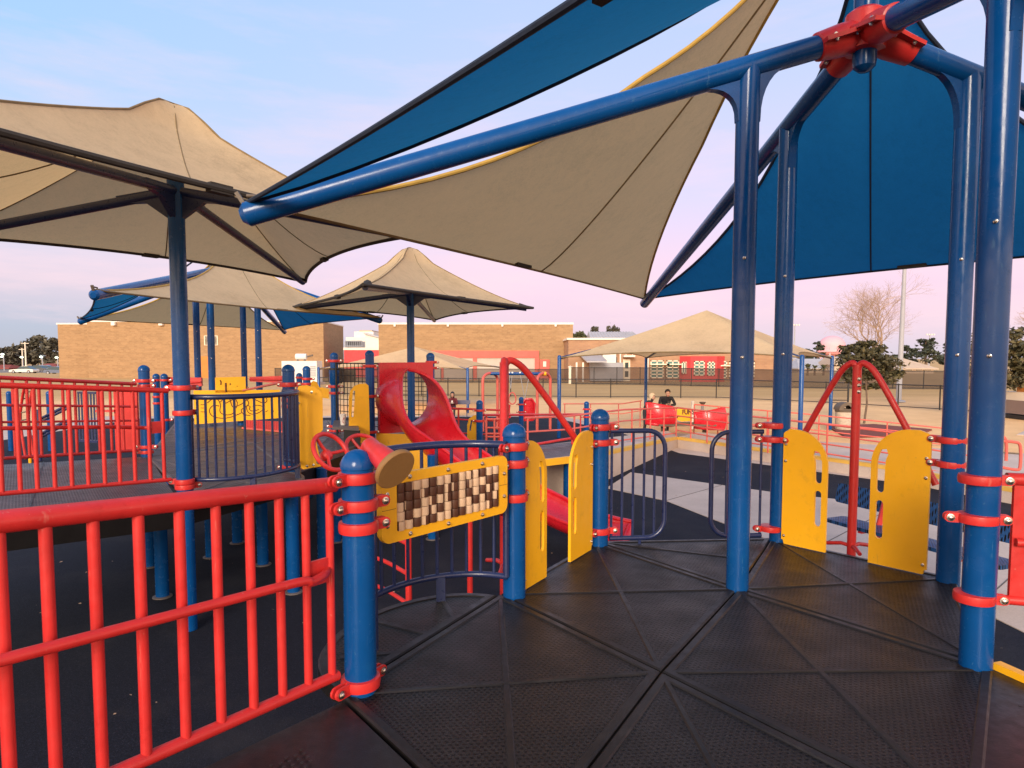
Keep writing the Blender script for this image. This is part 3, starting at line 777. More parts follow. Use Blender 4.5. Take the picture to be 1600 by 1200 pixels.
    for px in (901, 911): MB().box((xat(px, Y - 2.8), Y - 2.8, za / 2), (.16, .16, za)).build('porch_post', M['white_trim'], po)
    MB().box((xat(946, Y), Y - .5, 1.0), (3.4, .9, 1.9)).build('service_enclosure', M['galv'], t)
    MB().box((xat(951, Y), Y - .3, zt(560, Y)), (1.4, .5, 1.5)).build('air_unit', M['white_paint'], t)
    MB().box((xat(957.5, Y), Y - .02, zt(566, Y)), (.85, .1, 1.1)).build('vent_opening', M['black'], t)
school()
def house(name, label, Y, pxs, eave, ridge, ridge_px, wall, roof, wins=()):
    a, c = xat(pxs[0], Y), xat(pxs[1], Y); ze, zr = zt(eave, Y), zt(ridge, Y); d = max(6, (c - a) * .6)
    t = thing(name, label, 'house', ((a + c) / 2, Y, tz(a, Y)))
    MB().box(((a + c) / 2, Y + d / 2, ze / 2 - .3), (c - a - 1.0, d, ze + .6)).build('wall', M[wall], t)
    r0, r1 = xat(ridge_px[0], Y), xat(ridge_px[1], Y)
    v = [(a, Y - .6, ze), (c, Y - .6, ze), (c, Y + d + .6, ze), (a, Y + d + .6, ze), (r0, Y + d / 2, zr), (r1, Y + d / 2, zr)]
    MB().add(v + [(x, y, z - .22) for x, y, z in v[:4]], [(0, 1, 5, 4), (1, 2, 5), (2, 3, 4, 5), (3, 0, 4), (6, 7, 1, 0), (7, 8, 2, 1), (8, 9, 3, 2), (9, 6, 0, 3), (9, 8, 7, 6)]).build('roof', M[roof], t, smooth=0)
    for px, w in wins:
        x = xat(px, Y); f = MB().box((x, Y - .03, ze * .55), (w, .1, ze * .42)).build('window', M['window_frame'], t)
        MB().box((x, Y - .09, ze * .55), (w * .8, .04, ze * .34)).build('pane', M['glass'], f)
    return t
house('house', 'pale roofed bungalow between grey light pole and blue posts', 120, (1398, 1464), 575.5, 559, (1412, 1424), 'house_wall', 'roof_pale', ((1420, 1.6), (1436, 1.4), (1449, 1.8)))
house('house', 'grey roofed long house behind the palms and pink water tower', 130, (1246, 1345), 575, 560.5, (1258, 1336), 'house_wall', 'roof_metal', ((1300, 2),))
house('house', 'small gabled house with pointed roof left of the dark evergreen', 126, (1300, 1330), 569, 554, (1307, 1309), 'house_wall', 'roof_pale', ())
house('house', 'red roofed low house across the car park beyond parked cars', 165, (44, 92), 575.5, 568, (60, 72), 'house_wall', 'roof_red', ((80, 2.0), (86, 1.6)))
house('house', 'dark low house under trees at the far left edge', 170, (-25, 16), 575, 570, (-12, 4), 'shed_brown', 'roof_red', ())
def water_tower():
    Y = 330; c = at(1300, 540, Y); R = 19.5 * Y / FOC; t = thing('water_tower', 'pinkish white water tower tank on legs on the horizon', 'water tower', (c.x, Y, -1))
    zc = zt(548, Y); zt1 = zt(524.5, Y)
    prof = [(0.1, zc - 3)] + [(R * min(1, .3 + .7 * sin(pi / 2 * k / 6)), zc - 3 + 2.2 * k / 6) for k in range(7)] + [(R, zc + 2.4)] + [(R * cos(pi / 2 * k / 8), zc + 2.4 + (zt1 - zc - 2.4) * sin(pi / 2 * k / 8)) for k in range(1, 9)]
    MB().lathe((c.x, Y, 0), prof, 32).build('tank', M['tank'], t)
    for k in range(8):
        a = 2 * pi * k / 8 + .2; MB().tube([(c.x + R * .98 * cos(a), Y + R * .98 * sin(a), -1), (c.x + R * .98 * cos(a), Y + R * .98 * sin(a), zc + 1.5)], .34, 8).build('leg', M['tank'], t)
    MB().tube([(c.x, Y, -1), (c.x, Y, zc - 2.5)], 1.0, 12).build('riser_pipe', M['tank'], t)
    MB().lathe((c.x, Y, 0), [(R + .1, zc - .6), (R + .9, zc - .6), (R + .9, zc + .3), (R + .1, zc + .3)], 32).build('balcony', M['tank'], t)
water_tower()

# ------------------------------------------------------------------ fences
def fence(name, label, base, heights, spacing, mesh, post_r=.03, cat='fence', rails=True, gap=0.0):
    """base = polyline; posts evenly spaced, mesh sheet between, top and bottom rails"""
    base = [V(p) for p in base]; t = thing(name, label, cat, base[0])
    segs = list(zip(base, base[1:], heights, heights[1:])); m, r = MB(), MB()
    for a, b, h0, h1 in segs:
        u = V((0, 0, 1)); g = u * gap
        m.add([a + g, b + g, b + u * h1, a + u * h0], [(0, 1, 2, 3)])
        r.tube([a + u * h0, b + u * h1], post_r * .8, 6)
        r.tube([a + u * (.06 + gap), b + u * (.06 + gap)], post_r * .6, 6)
        n = max(1, round((b - a).length / spacing))
        for k in range(n):
            p = a.lerp(b, k / n); h = h0 + (h1 - h0) * k / n
            MB().tube([p, p + u * (h + .05)], post_r, 7).build('post', M['black'], t)
    m.build('mesh', M[mesh], t, smooth=0)
    if rails: r.build('rail', M['black'], t)
fence('chain_link_fence', 'low black chain link fence with thin posts across the dry field', [gr(500, 616), gr(700, 618.5), gr(900, 621), gr(1119, 622), gr(1290, 630), gr(1540, 645)], [1.12] * 6, 1.9, 'chain', .032)
fence('screened_fence', 'tall fence with dark privacy screen before the brick buildings', [gr(430, 596.5), gr(640, 597), gr(893, 598.5)], [1.38, 1.36, 1.34], 3.0, 'screen', .035)
fence('screened_fence', 'dark screened fence before the school wing running right behind the trees', [gr(893, 600), gr(1000, 601), gr(1123, 604), gr(1300, 607), gr(1540, 608)], [1.55, 1.55, 1.5, 1.4, 1.35], 2.35, 'screen', .035)
p = gr(891, 599); tt = thing('fence_post', 'thick pale timber post where the two screened fences meet', 'post', p)
MB().box(p + V((0, 0, .7)), (.3, .3, 1.7)).build('shaft', M['window_frame'], tt); MB().lathe(p + V((0, 0, 1.55)), [(.22, 0), (.22, .05), (.03, .14)], 4).build('cap', M['window_frame'], tt)
p = gr(1298, 628); tt = thing('fence_gate', 'open black chain link gate right of the shade canopy pole', 'gate', p)
g = MB(); q = p + V((.85, -.2, 0)); u = V((0, 0, 1))
g.tube([p + u * .1, p + u * 1.2, q + u * 1.2, q + u * .1, p + u * .1], .03, 6); g.tube([p + u * .65, q + u * .65], .022, 6); g.build('frame', M['black'], tt)
MB().add([p + u * .1, q + u * .1, q + u * 1.2, p + u * 1.2], [(0, 1, 2, 3)]).build('mesh', M['chain'], tt, smooth=0)
for pt in (p, q): MB().tube([pt, pt + u * 1.3], .05, 8).build('post', M['black'], tt)

# ------------------------------------------------------------------ poles, lamps, cars
b = gr(1404, 628); t = thing('light_pole', 'tall grey steel light pole beside the bare tree', 'light pole', b)
top = at(1411, 378, b.y)
MB().tube([b, b + V((0, 0, .3)), (b.x + .04, b.y, top.z * .5), (b.x + .07, b.y, top.z)], [.145, .14, .12, .085], 16).build('pole', M['galv'], t)
MB().lathe(b, [(.34, 0), (.34, .06), (.22, .10)], 16).build('base_plate', M['galv'], t)
l = MB().bar((b.x + .07, b.y, top.z), (b.x - .1, b.y - .6, top.z + .12), .12, .12)
l.build('arm', M['galv'], t)
MB().box((b.x - .12, b.y - .7, top.z + .13), (.42, .5, .16)).build('lamp_head', M['galv'], t)
for px, py, Y, lab in ((1242, 508, 190, 'far stadium light mast left of the water tower'), (1453, 523, 200, 'far stadium light mast above the tall pine')):
    p = at(px, py, Y); t = thing('stadium_mast', lab, 'light mast', (p.x, Y, -.5))
    MB().tube([(p.x, Y, -.5), (p.x, Y, p.z)], [.28, .14], 8).build('pole', M['galv'], t)
    MB().box((p.x, Y, p.z), (2.3, .15, .12)).build('crossbar', M['galv'], t)
    for k in (-1, -.35, .35, 1): MB().box((p.x + k * 1.05, Y - .25, p.z + .05), (.42, .4, .38)).build('floodlight', M['white_paint'], t)
for px, py, Y, lab in ((5.5, 554, 150, 'lit car park lamp with two heads at the left picture edge'), (35.5, 558.5, 155, 'lit car park lamp beside the thin utility pole'), (66, 558, 152, 'lit car park lamp above the red roof'), (90, 559, 158, 'lit car park lamp touching the brick hall corner')):
    p = at(px, py, Y); t = thing('street_lamp', lab, 'street lamp', (p.x, Y, -.48), 'lit lamps of the car park')
    MB().tube([(p.x, Y, -.48), (p.x, Y, p.z)], [.12, .09], 8).build('pole', M['galv'], t)
    MB().ball((p.x - .1, Y - .2, p.z + .05), .33, sc=(1.2, 1, .7)).build('lamp_head', M['lamp'], t)
    if px < 20: MB().ball((p.x - .35, Y - .1, p.z - .5), .27, sc=(1.2, 1, .7)).build('lamp_head', M['lamp'], t)
for px, top, Y, lab in ((39, 534.5, 160, 'tall pale utility pole with crossarm at the car park'), (34.5, 544, 172, 'shorter thin utility pole behind the pale one')):
    p = at(px, top, Y); t = thing('utility_pole', lab, 'pole', (p.x, Y, -.48))
    MB().tube([(p.x, Y, -.48), (p.x, Y, p.z)], [.2, .13], 8).build('pole', M['window_frame'], t)
    MB().bar((p.x - .9, Y, p.z - .3), (p.x + .9, Y, p.z - .3), .12, .14).build('crossarm', M['window_frame'], t)
def car(label, px, Y, L, paint_, heading=1, group='cars parked in the far lot'):
    z0 = -.415; x = xat(px, Y); t = thing('parked_car', label, 'car', (x, Y, z0), group)
    h = heading
    side = [(-.50, .30), (-.49, .58), (-.46, .70), (-.30, .78), (-.27, .80), (.20, .84), (.40, .82), (.48, .76), (.50, .55), (.49, .30)]
    b = MB(); W = .86
    def loft(prof, w, ins, zoff=0):
        n = len(prof); vs = []
        for sgn in (-1, 1):
            for (u, z), k in zip(prof, ins): vs.append((x + h * u * L, Y + sgn * (w - k), z0 + z))
        fs = [tuple(range(n)), tuple(range(2 * n - 1, n - 1, -1))] + [(i, i + n, (i + 1) % n + n, (i + 1) % n) for i in range(n)]
        b.add(vs, fs)
    loft(side, W, [0, 0, .03, .05, .05, .05, .05, .04, 0, 0])
    body = b.build('body', M[paint_], t, smooth=25)
    b = MB(); loft([(-.20, .80), (-.06, 1.30), (.02, 1.38), (.22, 1.38), (.42, .82)], W - .02, [.05, .2, .24, .24, .05]); cab = b.build('cabin_glass', M['glass'], t, smooth=25)
    b = MB(); loft([(-.055, 1.31), (.02, 1.40), (.22, 1.40), (.24, 1.36), (.0, 1.34)], W - .02, [.19, .21, .21, .21, .2]); b.build('roof', M[paint_], t, smooth=25)
    for u in (-.31, .31):
        for sg in (-1, 1):
            w = MB().lathe((x + u * L, Y + sg * (W - .1), z0 + .32), [(.2, -.11), (.31, -.1), (.32, 0), (.31, .1), (.2, .11)], 16, (0, 1, 0)).build('wheel', M['tyre'], t)
            MB().lathe((x + u * L, Y + sg * (W + .005), z0 + .32), [(.19, -.02), (.19, .02), (.02, .03)], 12, (0, sg, 0)).build('rim', M['galv'], w)
car('long white saloon car, leftmost in the far lot', 37, 124, 4.5, 'car_white')
car('dark car parked just right of the white saloon', 63, 136, 4.6, 'car_dark', -1)
car('silver car parked before the red roofed house', 74, 140, 4.4, 'car_silver', -1)
car('blue grey car half hidden by the brick hall corner', 91, 116, 4.3, 'car_blue', -1)

# right edge: shed and orange container
Y = 26; t = thing('storage_shed', 'low taupe storage shed under the evergreen at the right edge', 'shed', (xat(1578, Y), Y, 0))
z1 = zt(614, Y); zm = zt(628, Y); a, c = xat(1562, Y + 1.6), xat(1593, Y + 1.6)
MB().box(((a + c) / 2, Y + .8, zm / 2 + .1), (c - a, 1.6, zm - .15)).build('lower_wall', M['shed_brown'], t)
MB().box(((a + c) / 2, Y + .82, (zm + z1) / 2), (c - a - .02, 1.56, z1 - zm)).build('upper_wall', M['window_frame'], t)
MB().box(((a + c) / 2, Y + .8, .06), (c - a + .1, 1.7, .14)).build('skid_base', M['black'], t)
Y = 25.2; t = thing('orange_container', 'orange storage container cut off by the right picture edge', 'container', (xat(1606, Y), Y, 0))
a, c = xat(1591, Y + 1.8), xat(1680, Y); z1 = zt(600, Y)
bb = MB().box(((a + c) / 2, Y + .9, z1 / 2 + .12), (c - a, 1.8, z1 - .24)); bb.build('body', M['orange'], t)
rb = MB()
for k in range(10): rb.box((a + (c - a) * (k + .5) / 10, Y - .015, z1 / 2 + .12), (.05, .05, z1 - .4))
rb.build('rib', M['orange'], t)
MB().box(((a + c) / 2, Y + .9, .07), (c - a - .1, 1.7, .12)).build('skid', M['black'], t)

# pebble-clad litter bin with hooded lid
b = gr(1319, 671); t = thing('litter_bin', 'pale round litter bin with arched brown lid behind the red climber', 'bin', b)
MB().lathe(b, [(.27, 0), (.29, .04), (.29, .60), (.27, .62)], 20).build('body', M['bin'], t)
MB().lathe(b, [(.30, .60), (.31, .62), (.31, .66), (.28, .67)], 20).build('rim', M['bin_lid'], t)
ld = MB(); outer = [(-.29, 0)] + [(.29 * cos(pi - pi * k / 12), .26 * sin(pi * k / 12)) for k in range(13)]; inner = [(-.15 + .3 * k / 8, .04 + .13 * sin(pi * k / 8)) for k in range(9)]
ld.plate(b + V((0, -.2, .665)), (1, 0, 0), (0, 0, 1), outer[1:], [inner], .02); ld.plate(b + V((0, .2, .665)), (1, 0, 0), (0, 0, 1), outer[1:], [inner], .02)
ld.grid(lambda u, v: b + V((.29 * cos(pi - pi * u), -.2 + .4 * v, .665 + .26 * sin(pi * u))), 12, 1)
ld.build('lid', M['bin_lid'], t)
# ================================================================== near play deck
D = 1.07                                    # deck height
PB = {k: gr(x, y, D) for k, (x, y) in dict(P1=(564, 1077), P2=(803.5, 930), P3=(936, 850), P4=(1153, 919), VV=(1033, 1048), P5=(1517, 1038), P6=(1203, 844), P7=(1478, 905)).items()}
PB['W1'] = PB['P1'] + PB['VV'] - PB['P2']
PB['W2'] = PB['P5'] + PB['VV'] - PB['P4']
R5 = .0635
def bolt(b, c, d, r=.011):
    c, d = V(c), V(d).normalized()
    b.lathe(c, [(r * 1.5, 0), (r * 1.5, .004), (r, .005), (r * .95, .010), (r * .5, .013), (0, .0135)], 10, d)
def clamp(parent, x, y, z, ears=(), h=.042, r=R5, mat='red', drop=0.0):
    """split collar round a post: band, lugs with bolts, optional ears that hold a rail"""
    b = MB(); k = Bits(); z = z + drop
    b.lathe((x, y, z), [(r + .001, -h / 2), (r + .013, -h / 2 + .003), (r + .016, 0), (r + .013, h / 2 - .003), (r + .001, h / 2)], 24)
    for a in ears:
        a, L = a if isinstance(a, tuple) else (a, .07)
        dx, dy = cos(a), sin(a); nx, ny = -dy, dx
        p0 = V((x + dx * (r + .004), y + dy * (r + .004), z)); p1 = V((x + dx * (r + L), y + dy * (r + L), z))
        for sg in (-1, 1):
            o = V((nx, ny, 0)) * (.012 * sg)
            b.plate(p0 + o, (dx, dy, 0), (0, 0, 1), [(0, -h / 2)] + [(L - h / 2, -h / 2)] + arc2(L - h / 2, 0, h / 2, -pi / 2, pi / 2, 6) + [(0, h / 2)], (), .010)
            bolt(k, p1 + o * 1.5 - V((dx, dy, 0)) * h * .45, V((nx, ny, 0)) * sg)
    c = b.build('clamp', M[mat], parent)
    if ears: k.build('bolt', M['steel'], c)
    return c
def post_mesh(x, y, z0, z1, r=R5, n=28, cap=True):
    b = MB()
    prof = [(r, z0)] + ([(r, z1 - r * 1.05), (r + .0035, z1 - r * 1.05), (r + .0035, z1 - r * .9)] if cap else [(r, z1)])
    if cap: prof += [((r + .0025) * cos(a), z1 - r * .9 + r * .9 * sin(a)) for a in [pi / 2 * k / 8 for k in range(1, 9)]]
    b.lathe((x, y, 0), prof, n); return b
def ang(a, b): return atan2(b[1] - a[1], b[0] - a[0])
def deck_post(label, p, ztop, name='deck_post', group=None, z0=0):
    t = thing(name, label, 'post', (p.x, p.y, z0), group)
    post_mesh(p.x, p.y, z0, ztop - .075, cap=False).build('shaft', M['blue'], t)
    r = R5; b = MB()
    b.lathe((p.x, p.y, 0), [(r + .001, ztop - .078), (r + .004, ztop - .076)] + [((r + .004) * cos(a), ztop - .068 + .066 * sin(a)) for a in [pi / 2 * k / 8 for k in range(0, 9)]], 28)
    b.build('cap', M['blue'], t)
    return t

# --- deck
deck = thing('play_deck', 'dark perforated play deck of rhombic panels in the foreground', 'deck', (0, 0, 0))
def inset(poly, k):
    c = V((sum(p.x for p in poly) / len(poly), sum(p.y for p in poly) / len(poly), 0)); out = []
    n = len(poly)
    for i in range(n):
        a, b, d = flat2(poly[i - 1]), flat2(poly[i]), flat2(poly[(i + 1) % n])
        e1, e2 = (b - a).normalized(), (d - b).normalized(); n1, n2 = V((-e1.y, e1.x, 0)), V((-e2.y, e2.x, 0))
        if n1.dot(c - b) < 0: n1, n2 = -n1, -n2
        m = (n1 + n2).normalized(); out.append(b + m * (k / max(.35, m.dot(n1))))
    return out
def deck_tile(poly, z=D, ribs=(), th=.07, mat='deck', ribmat='deck_rib', bw=.036, parent=None, seam=.0045):
    P = [flat2(p) for p in poly]
    a = sum(P[i].x * P[(i + 1) % len(P)].y - P[(i + 1) % len(P)].x * P[i].y for i in range(len(P)))
    if a < 0: P = P[::-1]
    O, n = inset(P, seam), len(P); B = inset(P, seam + .008); I = inset(P, seam + bw); J = inset(P, seam + bw + .006); u = V((0, 0, 1))
    b = MB()
    b.add([p + u * (z - .006) for p in inset(P, seam + bw * .5)], [tuple(range(n))])
    tile = b.build('deck_panel', M[mat], parent or deck, smooth=0)
    f = MB(); vs = [p + u * (z - th) for p in O] + [p + u * (z - .006) for p in O] + [p + u * z for p in B] + [p + u * z for p in I] + [p + u * (z - .007) for p in J]; fs = []
    for k in range(4):
        for i in range(n): fs.append((k * n + i, k * n + (i + 1) % n, (k + 1) * n + (i + 1) % n, (k + 1) * n + i))
    f.add(vs, fs)
    for ri, (p, q, w) in enumerate(ribs):
        z = z - .0009 * (ri > 0)
        p, q = flat2(p), flat2(q); d = (q - p).normalized(); s_ = V((-d.y, d.x, 0)); e = d * .03
        a0, a1 = p + e, q - e
        f.add([a0 - s_ * w + u * (z - .007), a1 - s_ * w + u * (z - .007), a1 - s_ * (w - .007) + u * (z - .0005), a0 - s_ * (w - .007) + u * (z - .0005),
               a0 + s_ * (w - .007) + u * (z - .0005), a1 + s_ * (w - .007) + u * (z - .0005), a1 + s_ * w + u * (z - .007), a0 + s_ * w + u * (z - .007)],
              [(0, 1, 2, 3), (3, 2, 5, 4), (4, 5, 6, 7)])
    f.build('rib', M[ribmat], tile, smooth=0)
    return tile
DX = dict(PB); _dc = (PB['P4'] + PB['VV']) / 2
for _k in ('P1', 'P2', 'P3', 'P6', 'P7', 'P5'):
    _d = flat2(PB[_k] - _dc).normalized(); DX[_k] = PB[_k] + _d * .085       # panels run on past the posts
def rhomb(a, b, c, d):
    A, B, C, E = (DX[k] for k in (a, b, c, d))
    l = lambda p, q, t: p.lerp(q, t)
    W = .017
    deck_tile([A, B, C, E], ribs=[(A, C, W), (B, E, W)])
rhomb('P2', 'P3', 'P4', 'VV'); rhomb('P4', 'P6', 'P7', 'P5'); rhomb('P4', 'P5', 'W2', 'VV'); rhomb('P1', 'P2', 'VV', 'W1')
for tri in (('P3', 'P6', 'P4'), ('VV', 'W2', 'W1')):
    A, B, C = (DX[k] for k in tri)
    deck_tile([A, B, C], ribs=[(A, (B + C) / 2, .016)])
W3 = PB['W1'] + PB['W2'] - PB['VV']
deck_tile([PB['W1'], PB['W2'], W3], ribs=[(PB['W1'], (PB['W2'] + W3) / 2, .021)])
# half-round balcony panel
c0 = (DX['P1'] + DX['P2']) / 2; e0 = (DX['P2'] - DX['P1']); hl = e0.length / 2; e0.normalize(); n0 = V((-e0.y, e0.x, 0)) 
if n0.x > 0: n0 = -n0
half = [c0 + e0 * ((hl - .03) * cos(pi * k / 22)) + n0 * (.46 * sin(pi * k / 22)) for k in range(23)]
deck_tile(half, ribs=[(c0, c0 + n0 * .43, .02), (c0 - e0 * .2, c0 - e0 * .42 + n0 * .25, .018), (c0 + e0 * .2, c0 + e0 * .42 + n0 * .25, .018)], bw=.045)
# rim under the deck edge
rim = MB()
for a, b in (('P1', 'P2'), ('P2', 'P3'), ('P3', 'P6'), ('P6', 'P7'), ('P7', 'P5'), ('P1', 'W1'), ('P5', 'W2')):
    p, q = DX[a], DX[b]; c = (PB['P4'] + PB['VV']) / 2; m = ((c - (p + q) / 2)); m.z = 0; m = m.normalized() * .03
    rim.bar(p + m - V((0, 0, .115)), q + m - V((0, 0, .115)), .04, .12)
rim.build('rim', M['skirt'], deck)

# --- posts that carry the guards
HT = D + .975
posts = {}
for k, lab in (('P1', 'nearest blue deck post with domed cap and red clamps'), ('P2', 'blue capped deck post right of the bead panel'), ('P3', 'blue capped deck post beside the left navy loop rail')):
    posts[k] = deck_post(lab, PB[k], HT, group='blue capped posts of the near deck')
A12, A23, A36 = ang(PB['P1'], PB['P2']), ang(PB['P2'], PB['P3']), ang(PB['P3'], PB['P6'])
p = PB['P1']
RA, RB = at(522, 757, p.y - .03), at(227, 790, p.y - .66)        # top rail of the ramp railing
AR = ang(RA, RB)
for z, e in ((.862, [(AR, .075), A12]), (.755, [A12 - .3, AR]), (.665, [A12 - .3, ]), (.035, [(AR, .08), A12])): clamp(posts['P1'], p.x, p.y, D + z, e, .046)
p = PB['P2']
for z, e in ((.845, [(A12 + pi, .07), A23]), (.75, [A12 + pi, A23]), (.56, [A23])): clamp(posts['P2'], p.x, p.y, D + z, e, .046)
p = PB['P3']
for z, e in ((.845, [A36, A23 + pi]), (.735, [A36, A23 + pi]), (.10, [A36, A23 + pi])): clamp(posts['P3'], p.x, p.y, D + z, e, .046)

# --- red ramp railing in the foreground
def baluster_rail(name, label, cat, A, B, drop, pxs=None, n=None, rt=.030, rb=.021, rbar=.016, mat='red', handrail=None, group=None, ext=0.0, barmat=None, square=False):
    """sloping railing: top rail A-B, bottom rail 'drop' below, round balusters"""
    A, B = V(A), V(B); t = thing(name, label, cat, (A.x, A.y, A.z - drop), group); d = B - A
    E = A + d * (1 + ext); u = V((0, 0, 1))
    MB().tube([A, E], rt, 16).build('top_rail', M[mat], t); MB().tube([A - u * drop, E - u * drop], rb, 14).build('bottom_rail', M[mat], t)
    if pxs is not None:
        ks = []
        for px in pxs:
            m = (px - 800) / FOC * 1.0          # plan line X = m * Y
            ks.append((m * A.y - A.x) / (d.x - m * d.y))
    else: ks = [(i + .5) / n for i in range(n)]
    for k in ks:
        q = A + d * k
        MB().tube([q - u * rt * .5, q - u * (drop - rb * .5)], rbar, 12).build('baluster', M[barmat or mat], t)
    return t, d
fr, d = baluster_rail('ramp_railing', 'bright red ramp railing with round balusters in the left foreground', 'railing', RA, RB, .765,
                      pxs=[-190, -95, -15, 60, 136, 208, 273, 331, 384, 431, 473, 511], ext=2.2)
dn = flat2(d).normalized(); side = V((-dn.y, dn.x, 0)); side = side if side.x > 0 else -side
q0 = RA + d * .03 - V((0, 0, .33))
hp = [q0 + dn * .02, q0 + dn * .07 + side * .035, q0 + dn * .15 + side * .055] + [q0 + V(d) * k + side * .055 + V((0, 0, 0)) for k in (.3, 1.0, 2.0, 3.1)]
MB().tube(smooth_path(hp, 5), .0165, 12).build('handrail', M['red'], fr)
MB().plate(q0 + V((0, 0, .0)), dn, (0, 0, 1), [(.015, -.045), (.115, -.04), (.115, .055), (.015, .05)], (), .012).build('handrail_plate', M['red'], fr)
# ramp plate beside it
rp = thing('ramp_plate', 'dark ramp plate running up to the left below the red railing', 'ramp', PB['W1'])
RP = [PB['P1'] + dn * .1, PB['W1'] + dn * .02, PB['W1'] + dn * 1.9, PB['P1'] + dn * 1.9]
b = MB(); n_ = 4; zz = [D - .006, D - .006, D + .15, D + .15]
b.add([(q.x, q.y, z) for q, z in zip(RP, zz)] + [(q.x, q.y, z - .09) for q, z in zip(RP, zz)], [(0, 1, 2, 3), (1, 0, 4, 5), (2, 1, 5, 6), (3, 2, 6, 7), (0, 3, 7, 4)])
b.build('plate', M['deck_rib'], rp, smooth=0)
b = MB(); c = (RP[0] + RP[1]) / 2
for k in range(4):
    o = RP[0].lerp(RP[1], .2 + .2 * k) + dn * .28
    for i in range(4):
        for j in range(6):
            q = o + dn * (.03 * j) + (RP[1] - RP[0]).normalized() * (.028 * i - .05 + (.014 if j % 2 else 0)); zq = D - .006 + .156 * min(1, (q - RP[0]).dot(dn) / 1.8)
            b.lathe((q.x, q.y, zq), [(.0065, 0), (.0065, .0015)], 7)
b.build('grip_hole', M['black'], rp, smooth=0)

# --- right hand railing at the big post
p5 = PB['P5']
rr = thing('solid_guard_panel', 'solid red guard panel bolted to the right front post at the picture edge', 'guard panel', (p5.x + .1, p5.y, D))
q0 = at(1584, 748, p5.y + .02); q1 = q0 + V((1.0, -.28, .0)); u = V((0, 0, 1))
MB().plate(q0 - u * .53, (q1 - q0), u, rrect(0, 0, .98, .53, .02, 3), (), .022).build('panel', M['red'], rr)
MB().tube([q0 + V((-.03, 0, .0)), q1], .027, 14).build('top_rail', M['red'], rr)
MB().tube([q0 + V((-.03, 0, -.53)), q1 - u * .53], .021, 14).build('bottom_rail', M['red'], rr)
MB().tube([q0 + V((-.0, -.03, -.27)), q1 + V((0, -.03, -.27))], .018, 12).build('handrail', M['red'], rr)
dv = flat2(p5).normalized()
e = at(1553.5, 760, p5.y + .06)
b = MB(); b.plate(V((e.x, e.y, D + .0)), dv, u, rrect(0, 0, .26, .80, .03, 3), (), .013); b.build('edge_strip', M['coral'], rr)
yk = thing('transition_plate', 'brown transition plate with bright yellow edge bar at the lower right corner', 'ramp plate', gr(1600, 1100, D))
g0, g1 = gr(1557, 1042, D), gr(1700, 1106, D)
MB().bar(g0 + u * .008, g1 + u * .008, .045, .03).build('edge_bar', M['yellow'], yk)
_e = V((1, -.1, 0)) * -.012
pl = [DX['P5'] + _e, g1 + V((.02, -.02, 0)), gr(1900, 1500, D), PB['W2'] + _e]
b = MB(); b.add([(q.x, q.y, D - .008) for q in pl] + [(q.x, q.y, D - .08) for q in pl], [(3, 2, 1, 0)] + [(i, (i + 1) % 4, (i + 1) % 4 + 4, i + 4) for i in range(4)]); b.build('plate', M['deck_rib'], yk, smooth=0)
b = MB(); o = gr(1594, 1100, D)
for i in range(4):
    for j in range(5): b.lathe((o.x + .03 * i + (.015 if j % 2 else 0), o.y - .028 * j, D - .008), [(.0065, 0), (.0065, .0015)], 7)
b.build('grip_hole', M['black'], yk, smooth=0)

# --- bead panel
bp = thing('bead_panel', 'yellow framed activity panel with rows of brown and cream turning beads', 'activity panel', (PB['P1'] + PB['P2']) / 2)
b0 = at(594, 850, 2.86); b1 = at(790, 798, 3.50); bu = flat2(b1 - b0); bw_ = bu.length; bu.normalize()
bh = .305; bz = (b0.z + b1.z) / 2 - .005; b0 = V((b0.x, b0.y, bz)); bnorm = V((bu.y, -bu.x, 0))     # towards the camera side
x0, x1, y0, y1 = .085, bw_ - .068, .045, bh - .045
fo = MB().plate(b0, bu, u, rrect(0, 0, bw_, bh, .045, 6), [rrect(x0, y0, x1, y1, .008, 2)], .026).build('frame', M['yellow'], bp, smooth=30)
MB().plate(b0 - bnorm * .022, bu, u, rrect(.005, .004, bw_ - .004, bh - .004, .045, 6), [rrect(x0 - .01, y0 - .008, x1 + .01, y1 + .008, .006, 2)], .014).build('back_frame', M['yellow'], bp, smooth=30)
k = Bits()
for fx, fy in ((.03, .08), (.03, .22), (.16, .022), (.40, .022), (.64, .022), (.86, .022), (.16, bh - .022), (.40, bh - .022), (.64, bh - .022), (.86, bh - .022), (bw_ - .03, .09), (bw_ - .03, .21)):
    if fx < bw_ - .01: bolt(k, b0 + bu * fx + u * fy + bnorm * .013, bnorm, .007)
k.build('screw', M['steel'], fo)
s_ = Bits()
for fx in (.0, bw_ - x0 + .02): s_.bar(b0 + bu * (fx + .002) + u * .15 + bnorm * .0132, b0 + bu * (fx + .08 if fx == 0 else bw_ - .003) + u * .15 + bnorm * .0132, .001, .002)
s_.build('board_joint', M['ink'], fo)
NC, NR = 14, 5; cw = (x1 - x0) / NC; rng = random.Random(12)
ax_ = MB(); 
for c in range(NC): 
    q = b0 + bu * (x0 + cw * (c + .5)); ax_.tube([q + u * (y0 - .01), q + u * (y1 + .01)], .004, 6)
ax_.build('axle', M['steel'], bp)
rows = [rng.choice((0, 0, 1)) for _ in range(NC * NR)]
pat = ["BCBCcBbBbc", ]
